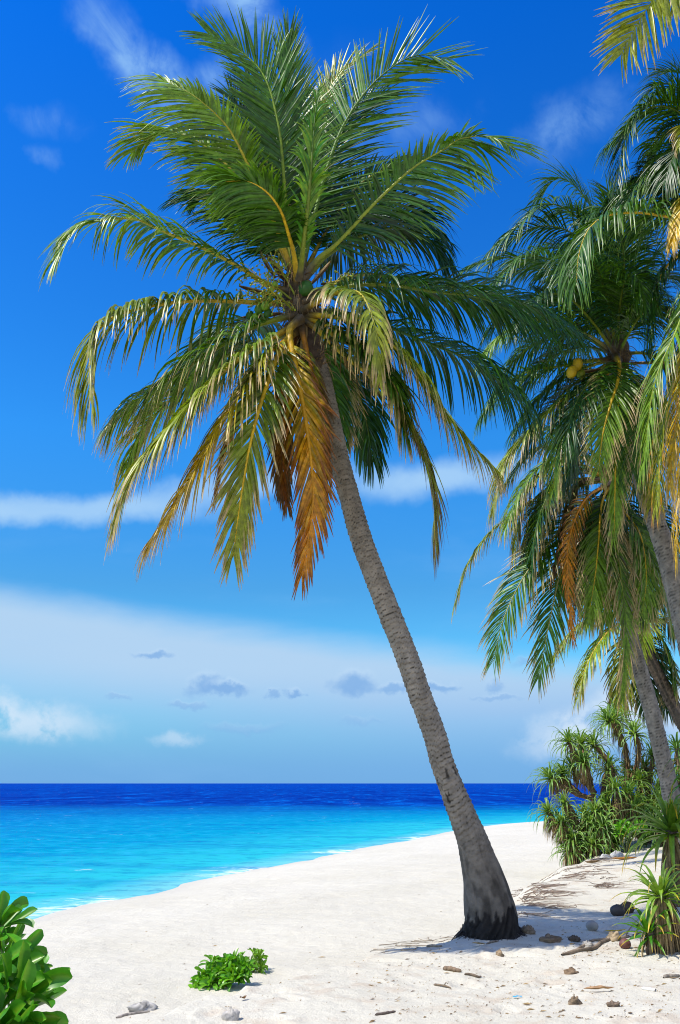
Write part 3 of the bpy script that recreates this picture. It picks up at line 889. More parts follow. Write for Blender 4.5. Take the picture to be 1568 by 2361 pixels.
F([(684, 735, -.1), (640, 780, .1), (500, 830, .3), (395, 920, .4), (320, 1000, .4), (290, 1080, .4)], 18, c=('green', 'mid', 'lime'), a0=60, a1=22, droop=.32, Lm=1.0, wid=.037, tip='tan', tips=.82)
F([(684, 745, -.2), (638, 772, -.5), (591, 797, -.8), (482, 886, -1.2), (390, 990, -1.3), (317, 1076, -1.3), (268, 1196, -1.1)], 19, c=('mid', 'lime', 'ygreen'), a0=60, a1=20, droop=.38, Lm=1.05, wid=.037, tip='tan', tips=.78, stem=('yellow', 'pale'))
F([(688, 750, -.2), (650, 790, -.5), (621, 812, -.7), (554, 905, -1.1), (482, 1027, -1.2), (420, 1137, -1.1), (347, 1250, -1.0)], 20, c=('lime', 'ygreen', 'yellow'), a0=56, a1=20, droop=.32, Lm=1.0, wid=.036, tip='tan', tips=.78, stem=('orange', 'yellow'))
F([(690, 755, -.25), (656, 790, -.5), (616, 886, -1.1), (582, 1002, -1.3), (555, 1150, -1.2), (537, 1285, -1.0)], 21, c=('green', 'mid', 'ygreen'), a0=42, a1=16, droop=.12, Lm=.80, gap=.12, tip='tan', tips=.80, stem=('yellow', 'yellow'), roll=10, thick=.040, side_ref=(-.2, -1, 0))
F([(686, 750, 0), (640, 830, -.1), (575, 920, -.2), (525, 1020, -.2), (500, 1130, -.2)], 22, c=('mid', 'ygreen', 'yellow'), a0=46, a1=16, droop=.25, Lm=.65, gap=.15, tip='rust', tips=.72, stem=('yellow', 'orange'))
F([(692, 735, -.4), (668, 760, -.6), (682, 846, -.75), (706, 978, -.8), (722, 1150, -.75), (696, 1325, -.7)], 23, c=('ygreen', 'yellow', 'orange'), a0=38, a1=12, droop=.10, Lm=.66, gap=.12, tip='rust', tips=.70, stem=('yellow', 'orange'), roll=-15, thick=.040, side_ref=(.1, -1, 0))
F([(694, 750, -.3), (712, 830, -.5), (733, 930, -.5), (742, 1040, -.45), (744, 1180, -.4)], 24, c=('ygreen', 'mid', 'orange'), a0=30, a1=10, droop=.12, Lm=.42, gap=.2, tip='brown', tips=.6, stem=('orange', 'rust'), side_ref=(.3, -1, 0))
F([(690, 750, -.1), (668, 850, -.2), (655, 960, -.2), (650, 1060, -.2), (660, 1160, -.2)], 25, c=('green', 'ygreen', 'rust'), a0=36, a1=12, droop=.15, Lm=.5, gap=.15, tip='brown', tips=.6, stem=('rust', 'brown'), side_ref=(-.1, -1, 0))
# right-hand side
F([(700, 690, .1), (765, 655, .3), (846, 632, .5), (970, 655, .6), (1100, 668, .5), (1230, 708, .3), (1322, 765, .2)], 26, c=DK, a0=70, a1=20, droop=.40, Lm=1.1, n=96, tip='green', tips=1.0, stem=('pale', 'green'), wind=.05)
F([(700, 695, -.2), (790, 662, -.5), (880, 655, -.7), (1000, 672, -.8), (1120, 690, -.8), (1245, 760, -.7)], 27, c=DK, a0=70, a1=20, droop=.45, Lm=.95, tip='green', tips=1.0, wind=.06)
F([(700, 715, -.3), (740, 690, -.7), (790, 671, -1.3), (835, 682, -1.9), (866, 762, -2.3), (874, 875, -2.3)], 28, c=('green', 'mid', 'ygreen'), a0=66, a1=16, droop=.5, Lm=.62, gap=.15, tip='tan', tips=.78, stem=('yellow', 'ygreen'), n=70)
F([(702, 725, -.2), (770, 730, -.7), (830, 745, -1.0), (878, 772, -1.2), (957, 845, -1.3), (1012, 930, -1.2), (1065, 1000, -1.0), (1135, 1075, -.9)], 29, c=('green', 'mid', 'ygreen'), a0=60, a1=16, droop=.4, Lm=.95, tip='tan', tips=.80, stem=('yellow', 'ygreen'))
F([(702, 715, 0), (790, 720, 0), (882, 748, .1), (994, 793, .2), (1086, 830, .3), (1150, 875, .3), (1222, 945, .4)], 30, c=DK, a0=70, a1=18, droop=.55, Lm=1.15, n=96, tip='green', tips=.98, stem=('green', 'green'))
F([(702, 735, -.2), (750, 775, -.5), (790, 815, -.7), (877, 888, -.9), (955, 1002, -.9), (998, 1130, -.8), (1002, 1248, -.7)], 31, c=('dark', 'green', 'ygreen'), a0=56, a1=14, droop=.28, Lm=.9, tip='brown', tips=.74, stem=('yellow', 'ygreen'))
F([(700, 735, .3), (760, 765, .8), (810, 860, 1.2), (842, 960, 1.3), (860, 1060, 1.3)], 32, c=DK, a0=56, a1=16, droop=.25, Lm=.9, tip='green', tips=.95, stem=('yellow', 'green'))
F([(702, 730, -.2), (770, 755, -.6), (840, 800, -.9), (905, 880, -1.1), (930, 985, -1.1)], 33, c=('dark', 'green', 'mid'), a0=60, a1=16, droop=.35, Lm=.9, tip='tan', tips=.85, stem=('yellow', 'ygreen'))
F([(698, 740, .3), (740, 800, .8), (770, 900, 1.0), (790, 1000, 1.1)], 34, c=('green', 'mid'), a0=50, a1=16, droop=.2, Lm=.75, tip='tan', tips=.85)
# what sits in the heart of the crown
cpt = lambda x, y, dy=0.0: at(x, y, Yc + dy)
for i, (x, y, dy, dr, L_) in enumerate([(668, 660, -.15, (-.55, -.1, .9), .62), (635, 640, -.1, (-.45, 0, .95), .5), (655, 690, -.2, (-.95, -.1, .38), .62), (650, 722, -.2, (-1, -.1, -.05), .5), (712, 660, 0, (.5, .1, .8), .55), (740, 655, .2, (1, 0, .22), .6), (705, 740, -.2, (-.1, -.3, -1), .55)]):
    spathe(root, cpt(x, y, dy), dr, L_, 0.075)
for i, (x, y, dy, dr) in enumerate([(672, 690, -.2, (-.9, -.3, .6)), (668, 705, -.25, (-1, -.4, .1)), (675, 715, -.3, (-.5, -.8, .2)), (680, 680, -.2, (-.5, -.2, .9)), (715, 690, -.1, (.8, -.3, .4))]):
    flower_stalk(root, cpt(x, y, dy), dr, .55, 40 + i)
for i, (x, y, dy, rr_, cl) in enumerate([(612, 705, -.5, .055, 'lime'), (598, 712, -.45, .06, 'mid'), (588, 732, -.4, .05, 'lime'), (576, 727, -.35, .05, 'green'), (618, 722, -.45, .05, 'green'), (606, 738, -.4, .045, 'mid'), (625, 668, -.4, .04, 'lime'), (633, 655, -.4, .035, 'lime'),
                                        (622, 690, -.45, .045, 'mid'), (705, 665, -.3, .09, 'green')]):
    coconut(root, cpt(x, y, dy), rr_, cl, (0.3, 0.2, 1), i)

# ------------------------------------------------------------------ the palms on the right
def rfr(root, Yc, c0, n, seed, amin, amax, Lr, **kw):
    """filler fronds of a crown: start at c0 (picture point), arch out by angle"""
    rs = np.random.RandomState(seed)
    o = at(c0[0], c0[1], Yc)
    for i in range(n):
        a = math.radians(rs.uniform(amin, amax)); e = rs.uniform(kw.get('e0', -.2), kw.get('e1', 1.0))
        hd = np.array((math.cos(a), math.sin(a), 0))
        L_ = Lr * rs.uniform(.85, 1.1)
        pts = [o, o + hd * L_ * .25 + UP * L_ * .25 * e, o + hd * L_ * .55 + UP * L_ * (.42 * e - .04), o + hd * L_ * .80 + UP * L_ * (.42 * e - .22), o + hd * L_ * .92 + UP * L_ * (.30 * e - .45)]
        frond(root, pts, seed=seed * 31 + i, c=kw.get('c', DK), tip=kw.get('tip', 'green'), tips=.95, droop=rs.uniform(.2, .45), Lm=kw.get('Lm', .9), n=kw.get('n', 64), wid=.046)


# palm with the two yellow coconuts
YR = 18.0
root, P, r, Yc = palm('coconut_palm', 'coconut palm with two yellow coconuts in its crown, thick grey trunk cut by right edge', 'coconut palms', [
    (1690, 2010, 74), (1650, 1800, 66), (1612, 1580, 54), (1580, 1440, 50), (1548, 1320, 46), (1527, 1247, 43), (1501, 1174, 39), (1488, 1135, 37), (1458, 1030, 36), (1437, 930, 35), (1426, 850, 32), (1424, 800, 24)], YR, YR + .4)
foot = root.location
P = np.vstack([(P[0][0] + .1, P[0][1], foot[2] - .3), P]); r = np.r_[r[0] * 1.2, r]
trunk(root, P, r, 15, sides=30, step=.03)
heart(root, at(1424, 805, Yc), (-.1, 0, 1), .9, .2, 5)
F = lambda pts, seed, **k: fr(root, Yc, pts, seed, **dict(dict(n=100, wid=.034, Lm=1.05), **k))
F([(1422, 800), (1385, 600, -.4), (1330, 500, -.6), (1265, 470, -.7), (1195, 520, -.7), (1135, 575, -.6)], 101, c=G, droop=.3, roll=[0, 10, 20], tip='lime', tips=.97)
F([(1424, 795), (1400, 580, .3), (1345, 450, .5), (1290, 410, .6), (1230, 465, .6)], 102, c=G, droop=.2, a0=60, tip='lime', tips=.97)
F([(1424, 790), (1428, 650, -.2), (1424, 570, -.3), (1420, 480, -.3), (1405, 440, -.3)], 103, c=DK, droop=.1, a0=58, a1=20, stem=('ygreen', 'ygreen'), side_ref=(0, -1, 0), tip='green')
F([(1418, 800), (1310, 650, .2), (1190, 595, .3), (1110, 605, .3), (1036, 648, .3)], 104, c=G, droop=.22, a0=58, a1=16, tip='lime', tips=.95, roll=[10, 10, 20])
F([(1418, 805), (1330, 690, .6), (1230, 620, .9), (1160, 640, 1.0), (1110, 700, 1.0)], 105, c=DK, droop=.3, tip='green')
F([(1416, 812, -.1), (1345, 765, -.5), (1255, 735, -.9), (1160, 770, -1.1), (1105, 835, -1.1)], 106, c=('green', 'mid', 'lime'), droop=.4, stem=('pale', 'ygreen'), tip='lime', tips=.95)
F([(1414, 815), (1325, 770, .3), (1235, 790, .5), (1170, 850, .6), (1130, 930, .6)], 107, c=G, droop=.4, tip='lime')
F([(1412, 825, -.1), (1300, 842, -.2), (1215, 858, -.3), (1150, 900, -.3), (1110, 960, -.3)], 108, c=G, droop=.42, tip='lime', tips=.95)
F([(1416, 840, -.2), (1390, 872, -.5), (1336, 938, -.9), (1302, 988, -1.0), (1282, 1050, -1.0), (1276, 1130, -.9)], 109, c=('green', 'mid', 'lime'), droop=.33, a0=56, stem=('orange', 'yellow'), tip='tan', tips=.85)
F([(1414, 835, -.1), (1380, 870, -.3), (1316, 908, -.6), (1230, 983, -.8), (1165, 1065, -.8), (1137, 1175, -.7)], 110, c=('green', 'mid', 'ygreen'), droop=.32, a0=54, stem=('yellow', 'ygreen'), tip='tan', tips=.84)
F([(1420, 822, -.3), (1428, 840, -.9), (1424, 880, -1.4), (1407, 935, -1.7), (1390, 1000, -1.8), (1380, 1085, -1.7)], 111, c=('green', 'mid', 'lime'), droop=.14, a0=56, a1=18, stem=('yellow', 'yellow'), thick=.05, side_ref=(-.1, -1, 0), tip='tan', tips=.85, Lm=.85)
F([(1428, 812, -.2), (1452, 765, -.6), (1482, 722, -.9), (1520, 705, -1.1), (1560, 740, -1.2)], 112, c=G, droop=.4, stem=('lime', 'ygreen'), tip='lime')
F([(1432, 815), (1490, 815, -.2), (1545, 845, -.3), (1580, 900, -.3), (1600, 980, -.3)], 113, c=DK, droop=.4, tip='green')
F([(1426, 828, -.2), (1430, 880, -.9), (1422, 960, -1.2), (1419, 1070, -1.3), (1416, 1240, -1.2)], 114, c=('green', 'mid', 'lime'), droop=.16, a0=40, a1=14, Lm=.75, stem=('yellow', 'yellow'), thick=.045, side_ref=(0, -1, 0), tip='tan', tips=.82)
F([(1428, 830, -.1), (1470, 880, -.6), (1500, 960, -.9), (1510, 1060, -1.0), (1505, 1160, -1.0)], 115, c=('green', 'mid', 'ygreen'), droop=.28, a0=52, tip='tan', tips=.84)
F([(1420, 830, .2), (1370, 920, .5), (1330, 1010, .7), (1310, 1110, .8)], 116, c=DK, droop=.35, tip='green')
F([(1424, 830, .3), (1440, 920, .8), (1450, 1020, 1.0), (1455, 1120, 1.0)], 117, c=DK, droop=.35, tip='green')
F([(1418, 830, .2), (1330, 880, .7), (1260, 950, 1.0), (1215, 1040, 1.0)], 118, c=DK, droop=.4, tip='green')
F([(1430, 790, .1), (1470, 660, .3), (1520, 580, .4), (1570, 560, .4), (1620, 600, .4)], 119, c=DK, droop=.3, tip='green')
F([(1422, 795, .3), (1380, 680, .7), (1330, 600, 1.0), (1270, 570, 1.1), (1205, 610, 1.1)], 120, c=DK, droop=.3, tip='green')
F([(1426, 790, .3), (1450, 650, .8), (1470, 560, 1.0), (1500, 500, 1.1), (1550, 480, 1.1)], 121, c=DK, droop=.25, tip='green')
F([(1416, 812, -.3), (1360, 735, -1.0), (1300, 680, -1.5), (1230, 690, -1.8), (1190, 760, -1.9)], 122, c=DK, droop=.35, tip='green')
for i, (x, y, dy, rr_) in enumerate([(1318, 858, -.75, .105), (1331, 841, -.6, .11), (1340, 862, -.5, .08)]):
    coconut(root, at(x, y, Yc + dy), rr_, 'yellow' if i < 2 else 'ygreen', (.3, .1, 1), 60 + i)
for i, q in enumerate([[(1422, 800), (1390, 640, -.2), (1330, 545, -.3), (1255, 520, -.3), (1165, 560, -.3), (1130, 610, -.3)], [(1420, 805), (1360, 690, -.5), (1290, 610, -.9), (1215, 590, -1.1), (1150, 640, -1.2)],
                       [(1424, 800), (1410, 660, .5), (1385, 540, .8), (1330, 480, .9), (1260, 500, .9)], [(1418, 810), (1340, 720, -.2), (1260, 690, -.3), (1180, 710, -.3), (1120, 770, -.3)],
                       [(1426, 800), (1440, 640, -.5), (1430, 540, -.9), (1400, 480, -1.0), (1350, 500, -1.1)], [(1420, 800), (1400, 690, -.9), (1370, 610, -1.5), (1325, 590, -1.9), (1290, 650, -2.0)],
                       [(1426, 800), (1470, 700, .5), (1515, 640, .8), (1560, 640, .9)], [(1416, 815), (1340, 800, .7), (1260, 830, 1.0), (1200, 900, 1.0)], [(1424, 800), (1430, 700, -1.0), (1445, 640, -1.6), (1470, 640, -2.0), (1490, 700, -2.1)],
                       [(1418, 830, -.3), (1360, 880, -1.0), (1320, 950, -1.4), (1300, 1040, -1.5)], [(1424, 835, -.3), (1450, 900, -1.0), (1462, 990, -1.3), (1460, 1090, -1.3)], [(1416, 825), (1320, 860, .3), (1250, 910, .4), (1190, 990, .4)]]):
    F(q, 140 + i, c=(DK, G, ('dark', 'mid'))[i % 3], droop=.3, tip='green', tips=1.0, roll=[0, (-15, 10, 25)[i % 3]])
flower_stalk(root, at(1405, 830, Yc - .2), (-1, -.4, -.1), .65, 71, 20, 'brown')
spathe(root, at(1385, 850, Yc - .3), (-1, -.2, -.15), .7, .1)
spathe(root, at(1440, 838, Yc - .2), (1, -.2, .05), .8, .07, 'tan')

# the one behind it whose crown hangs lower
YR2 = 21.5
root, P, r, Yc = palm('coconut_palm', 'coconut palm whose pale ringed trunk rises out of the screw pine thicket', 'coconut palms', [
    (1556, 1900, 42), (1545, 1820, 37), (1528, 1746, 35), (1504, 1645, 35), (1483, 1570, 34), (1459, 1485, 32), (1441, 1400, 30), (1428, 1300, 29), (1418, 1200, 28), (1412, 1110, 23)], YR2, YR2 - .2)
foot = root.location
P = np.vstack([(P[0][0] + .15, P[0][1], foot[2] - .3), P]); r = np.r_[r[0] * 1.2, r]
trunk(root, P, r, 25, sides=30, step=.03, tone=(.25, .22, .18))
heart(root, at(1411, 1105, Yc), (-.1, 0, 1), .9, .2, 6)
F = lambda pts, seed, **k: fr(root, Yc, pts, seed, **dict(dict(n=96, wid=.036, Lm=1.0), **k))
F([(1406, 1095), (1300, 1065, -.2), (1240, 1100, -.3), (1202, 1170, -.4), (1185, 1290, -.4)], 201, c=('green', 'mid', 'ygreen'), droop=.4, tip='brown', tips=.75, stem=('yellow', 'ygreen'))
F([(1404, 1100, .1), (1310, 1110, .2), (1210, 1165, .3), (1130, 1228, .3), (1085, 1290, .3), (1068, 1330, .3), (1046, 1405, .3)], 202, c=('green', 'mid', 'ygreen'), droop=.42, tip='tan', tips=.88, Lm=.8)
F([(1405, 1108, -.2), (1350, 1160, -.5), (1280, 1235, -.8), (1205, 1335, -.9), (1160, 1430, -.9), (1137, 1530, -.8)], 203, c=('green', 'dark', 'mid'), droop=.14, a0=56, a1=20, tip='tan', tips=.84, stem=('green', 'pale'), side_ref=(-.5, -1, 0))
F([(1408, 1112, -.2), (1360, 1190, -.5), (1302, 1290, -.8), (1272, 1410, -.8), (1241, 1565, -.7)], 204, c=('dark', 'green', 'mid'), droop=.13, a0=54, a1=18, tip='tan', tips=.86, stem=('green', 'pale'), side_ref=(-.3, -1, 0))
F([(1410, 1112, -.4), (1350, 1150, -1.0), (1318, 1220, -1.3), (1308, 1280, -1.4), (1312, 1370, -1.4), (1322, 1480, -1.3)], 205, c=('mid', 'orange', 'orange'), droop=.12, a0=46, a1=14, tip='rust', tips=.8, stem=('orange', 'orange'), side_ref=(-.1, -1, 0), roll=35, Lm=.5, gap=.15)
F([(1410, 1110, -.3), (1388, 1160, -.8), (1380, 1250, -1.1), (1372, 1330, -1.1), (1355, 1430, -1.0)], 206, c=('dark', 'green', 'lime'), droop=.2, a0=50, a1=15, tip='tan', tips=.84, stem=('yellow', 'yellow'), side_ref=(-.1, -1, 0))
F([(1415, 1110, -.2), (1450, 1170, -.5), (1495, 1270, -.7), (1530, 1360, -.7), (1548, 1450, -.7)], 207, c=('dark', 'green', 'lime'), droop=.3, tip='tan', tips=.8)
F([(1412, 1112, -.4), (1412, 1190, -1.0), (1428, 1300, -1.2), (1443, 1450, -1.2), (1436, 1610, -1.1)], 208, c=('dark', 'green', 'lime'), droop=.14, a0=34, a1=12, tip='tan', tips=.7, side_ref=(.1, -1, 0), Lm=.8)
F([(1408, 1105, -.2), (1340, 1110, -.6), (1310, 1170, -.9), (1292, 1250, -1.0), (1272, 1345, -1.0)], 209, c=('green', 'tan', 'brown'), droop=.4, a0=30, a1=10, tip='brown', tips=.7, Lm=.55, stem=('brown', 'brown'))
F([(1408, 1105, -.2), (1330, 1080, -.5), (1270, 1130, -.8), (1240, 1210, -.9), (1225, 1310, -.9)], 210, c=('dark', 'green', 'lime'), droop=.35, tip='tan', tips=.84, stem=('yellow', 'yellow'))
F([(1410, 1100, .2), (1330, 1010, .4), (1250, 990, .5), (1185, 1040, .6), (1150, 1120, .6)], 211, c=G, droop=.4, tip='lime')
F([(1416, 1105, .2), (1480, 1130, .4), (1540, 1210, .5), (1570, 1310, .5)], 212, c=DK, droop=.4, tip='tan', tips=.9)
F([(1412, 1110, .3), (1440, 1200, .8), (1470, 1310, 1.0), (1490, 1420, 1.0)], 213, c=DK, droop=.3, tip='tan', tips=.9)
F([(1410, 1110, .3), (1370, 1200, .8), (1340, 1300, 1.0), (1330, 1400, 1.0)], 214, c=DK, droop=.35, tip='tan', tips=.9)
F([(1412, 1110, 0), (1395, 1190, 0), (1400, 1300, .1), (1405, 1420, .1)], 215, c=('dark', 'green', 'mid'), droop=.3, tip='tan', tips=.88, side_ref=(0, -1, 0))
F([(1408, 1105, .3), (1320, 1130, .8), (1270, 1210, 1.1), (1250, 1310, 1.1)], 216, c=DK, droop=.38, tip='tan', tips=.9)
F([(1414, 1100, .3), (1440, 1000, .6), (1500, 960, .8), (1560, 1000, .9)], 217, c=DK, droop=.3, tip='green')
F([(1412, 1110, -.3), (1440, 1180, -.8), (1475, 1230, -1.0), (1490, 1330, -1.1), (1480, 1420, -1.1)], 218, c=('dark', 'green', 'lime'), droop=.25, a0=46, tip='tan', tips=.82, stem=('yellow', 'yellow'))

for i, q in enumerate([[(1408, 1105), (1340, 1090, .2), (1270, 1140, .3), (1225, 1230, .3), (1210, 1330, .3)], [(1406, 1100), (1330, 1050, -.3), (1255, 1070, -.5), (1200, 1130, -.5), (1165, 1220, -.5)], [(1410, 1110, -.2), (1370, 1170, -.5), (1340, 1260, -.6), (1325, 1360, -.6)],
                       [(1408, 1108, .2), (1300, 1120, .6), (1235, 1190, .8), (1205, 1290, .8)], [(1412, 1110, -.2), (1400, 1200, -.6), (1390, 1310, -.7), (1395, 1430, -.7)], [(1414, 1110), (1460, 1190, .2), (1500, 1290, .3), (1520, 1400, .3)],
                       [(1406, 1102, -.1), (1320, 1090, -.6), (1260, 1150, -.9), (1230, 1250, -1.0), (1225, 1350, -1.0)], [(1410, 1112, .4), (1350, 1200, 1.0), (1300, 1300, 1.2), (1290, 1400, 1.2)], [(1404, 1095, .2), (1310, 1030, .5), (1230, 1040, .7), (1170, 1110, .8)]]):
    F(q, 230 + i, c=(DK, ('green', 'mid', 'lime'), ('dark', 'green', 'mid'))[i % 3], droop=.34, tip='tan', tips=(.9, .8, .84)[i % 3], roll=[0, (-15, 10, 25)[i % 3]])

# a small one farther off with a dark slanting trunk
YR3 = 28.0
root, P, r, Yc = palm('coconut_palm', 'smaller distant coconut palm with a thin dark slanting trunk behind the pale one', 'coconut palms', [
    (1700, 1900, 40), (1640, 1790, 33), (1590, 1695, 31), (1560, 1640, 29), (1530, 1580, 28), (1500, 1520, 26), (1480, 1470, 24), (1470, 1435, 19)], YR3, YR3 - .2)
foot = root.location
P = np.vstack([(P[0][0] + .1, P[0][1], foot[2] - .3), P]); r = np.r_[r[0] * 1.2, r]
trunk(root, P, r, 35, sides=24, step=.04, tone=(.12, .095, .075))
heart(root, at(1468, 1430, Yc), (-.2, 0, 1), .9, .2, 9)
F = lambda pts, seed, **k: fr(root, Yc, pts, seed, **dict(dict(n=66, wid=.055, Lm=1.0), **k))
F([(1462, 1435), (1425, 1440, -.3), (1390, 1470, -.4), (1350, 1540, -.5), (1332, 1610, -.5)], 301, c=('mid', 'lime', 'ygreen'), droop=.35, tip='tan', tips=.9, stem=('yellow', 'yellow'))
F([(1464, 1440, -.2), (1450, 1480, -.7), (1440, 1540, -.9), (1428, 1630, -.9)], 302, c=('mid', 'ygreen', 'ygreen'), droop=.25, a0=50, tip='brown', tips=.88, side_ref=(-.3, -1, 0))
F([(1468, 1430, -.2), (1478, 1405, -.9), (1484, 1430, -1.5), (1478, 1500, -1.7)], 303, c=('lime', 'ygreen'), droop=.12, a0=60, tip='ygreen', stem=('yellow', 'yellow'), side_ref=(0, -1, 0), Lm=.8)
F([(1462, 1430), (1400, 1415), (1340, 1440, .1), (1300, 1480, .2), (1272, 1520, .2)], 304, c=('mid', 'lime', 'ygreen'), droop=.4, tip='lime', tips=.95)
F([(1472, 1434), (1510, 1450, -.1), (1540, 1510, -.2), (1556, 1590, -.2)], 305, c=G, droop=.35, tip='tan', tips=.9)
F([(1466, 1425), (1440, 1380), (1400, 1372, .2), (1365, 1410, .3)], 306, c=G, droop=.3, tip='lime')
F([(1470, 1425), (1500, 1380, .2), (1545, 1380, .3), (1585, 1430, .3)], 307, c=G, droop=.3, tip='lime')
F([(1470, 1438, .2), (1505, 1490, .5), (1530, 1560, .6), (1540, 1640, .6)], 308, c=DK, droop=.3, tip='tan', tips=.9)
F([(1466, 1438, .2), (1480, 1500, .6), (1488, 1570, .7), (1490, 1640, .7)], 309, c=DK, droop=.3, tip='tan', tips=.9)
F([(1474, 1434, .1), (1530, 1430, .3), (1580, 1480, .4), (1610, 1560, .4)], 310, c=DK, droop=.35, tip='tan', tips=.9)
F([(1464, 1425, .1), (1456, 1350, .3), (1460, 1290, .4), (1480, 1240, .4)], 311, c=DK, droop=.15, tip='green')

# the tall near one whose crown hangs in from the right edge
YR4 = 16.0
root, P, r, Yc = palm('coconut_palm', 'coconut palm standing outside the right edge with yellow dry fronds hanging into view', 'coconut palms', [
    (1860, 2050, 84), (1820, 1800, 72), (1780, 1500, 60), (1740, 1200, 52), (1700, 900, 46), (1672, 700, 42), (1655, 560, 36), (1650, 500, 26)], YR4, YR4 + .3)
foot = root.location
P = np.vstack([(P[0][0] + .1, P[0][1], foot[2] - .3), P]); r = np.r_[r[0] * 1.2, r]
trunk(root, P, r, 45, sides=24, step=.04)
heart(root, at(1650, 510, Yc), (-.1, 0, 1), .9, .2, 12)
F = lambda pts, seed, **k: fr(root, Yc, pts, seed, **dict(dict(n=100, wid=.034, Lm=1.05), **k))
F([(1640, 510, -.1), (1545, 500, -.5), (1470, 490, -.7), (1400, 497, -.8), (1360, 525, -.9), (1336, 580, -.9), (1328, 660, -.9)], 401, c=('green', 'mid'), droop=.46, a0=76, tip='lime', tips=.97, stem=('yellow', 'yellow'), Lm=1.25, roll=[0, 10, 25], n=100, wid=.042)
F([(1645, 490), (1600, 300, -.2), (1540, 230, -.3), (1480, 250, -.4), (1440, 320, -.4), (1425, 420, -.4)], 402, c=DK, droop=.22, a0=60, tip='lime', tips=.97, roll=[0, 0, 15])
F([(1642, 495), (1590, 400, .3), (1520, 380, .4), (1455, 420, .5)], 403, c=DK, droop=.25, tip='green')
F([(1640, 500, -.4), (1620, 390, -1.0), (1600, 300, -1.2), (1580, 290, -1.3), (1566, 340, -1.4)], 404, c=('mid', 'lime', 'ygreen'), droop=.4, tip='tan', tips=.72, Lm=.5, stem=('yellow', 'tan'))
F([(1642, 510, -.3), (1610, 450, -.9), (1588, 450, -1.2), (1566, 500, -1.3), (1548, 570, -1.3)], 405, c=('lime', 'ygreen', 'yellow'), droop=.35, a0=50, tip='tan', tips=.84, stem=('orange', 'yellow'), Lm=.55, gap=.1)
F([(1645, 520, .1), (1590, 570, .1), (1540, 610, .1), (1508, 680, .1), (1500, 790, .1)], 406, c=DK, droop=.4, tip='green', tips=1, stem=('yellow', 'yellow'), Lm=1.0)
F([(1640, 530, -.4), (1600, 650, -1.0), (1560, 760, -1.3), (1510, 880, -1.4), (1482, 1080, -1.3)], 407, c=('green', 'mid', 'lime'), droop=.3, a0=48, a1=14, tip='tan', tips=.88, stem=('lime', 'ygreen'), Lm=1.0)
F([(1645, 540, -.4), (1615, 700, -1.0), (1580, 840, -1.2), (1556, 980, -1.2), (1545, 1130, -1.1)], 408, c=('lime', 'mid', 'yellow'), droop=.25, a0=44, a1=14, tip='tan', tips=.78, stem=('yellow', 'orange'), Lm=.75)
F([(1645, 540, 0), (1610, 690, -.2), (1560, 860, -.3), (1525, 1000, -.3), (1512, 1180, -.3)], 409, c=('green', 'mid', 'ygreen'), droop=.3, a0=44, tip='orange', tips=.85, Lm=.85)
F([(1645, 500, .2), (1590, 470, .5), (1530, 440, .7), (1450, 440, .8), (1390, 480, .8)], 410, c=DK, droop=.35, tip='green')
F([(1648, 490, .2), (1620, 330, .5), (1600, 220, .6), (1570, 170, .6), (1520, 165, .6)], 411, c=DK, droop=.15, a0=60, tip='green')
F([(1645, 530, .5), (1610, 660, .9), (1590, 800, 1.0), (1580, 960, 1.0)], 412, c=DK, droop=.35, tip='tan', tips=.9)
F([(1646, 545, .2), (1618, 760, .3), (1585, 960, .3), (1562, 1150, .3), (1560, 1290, .3)], 413, c=('dark', 'green', 'yellow'), droop=.3, a0=44, tip='tan', tips=.85, Lm=.85)
for i, q in enumerate([[(1650, 490), (1620, 350, -.1), (1570, 262, -.2), (1510, 245, -.3), (1450, 290, -.3), (1395, 345, -.3)], [(1648, 480), (1612, 300, .1), (1572, 212, .1), (1530, 192, .1), (1490, 218, .1)], [(1645, 490), (1592, 412, -.2), (1530, 395, -.3), (1470, 430, -.3), (1440, 470, -.3)],
                       [(1645, 480), (1605, 332, .3), (1560, 292, .4), (1510, 330, .5), (1480, 400, .5)], [(1648, 490, -.2), (1625, 380, -.7), (1595, 330, -1.0), (1560, 350, -1.1), (1530, 420, -1.1)], [(1645, 500, .3), (1600, 480, .6), (1540, 470, .8), (1480, 510, .9)]]):
    F(q, 420 + i, c=(G, DK, G)[i % 3], droop=.25, tip='lime', tips=.98, roll=[0, (-15, 10, 25)[i % 3]])
F([(1652, 500, 0), (1690, 380, 0), (1760, 330, 0), (1840, 390, 0)], 414, c=G, droop=.3)
F([(1654, 510, 0), (1720, 500, -.2), (1800, 540, -.3), (1850, 660, -.3)], 415, c=G, droop=.35)
F([(1654, 525, 0), (1710, 600, -.2), (1760, 720, -.3), (1780, 860, -.3)], 416, c=G, droop=.35)

# a last one still closer, only one frond of it reaching in at the top corner
root, P, r, Yc = palm('coconut_palm', 'coconut palm out of view except one yellow-green frond tip in the top right corner', 'coconut palms', [
    (2150, 2200, 100), (2100, 1800, 90), (2030, 1300, 76), (1960, 700, 64), (1900, 200, 54), (1870, -60, 44), (1860, -130, 30)], 13.0, 13.0)
foot = root.location
P = np.vstack([(P[0][0] + .1, P[0][1], foot[2] - .3), P]); r = np.r_[r[0] * 1.2, r]
trunk(root, P, r, 55, sides=24, step=.05)
heart(root, at(1860, -140, Yc), (-.1, 0, 1), .9, .2, 13)
F = lambda pts, seed, **k: fr(root, Yc, pts, seed, **dict(dict(n=64, wid=.055, Lm=.85), **k))
F([(1855, -140), (1760, -170, -.1), (1650, -135, -.2), (1560, -65, -.25), (1500, 8, -.3), (1462, 68, -.3), (1432, 125, -.3)], 501, c=('lime', 'ygreen', 'ygreen'), droop=.06, a0=54, a1=24, tip='tan', tips=.93, stem=('ygreen', 'ygreen'), side_ref=(0, -1, 0), Lm=1.15, n=78, wid=.06)
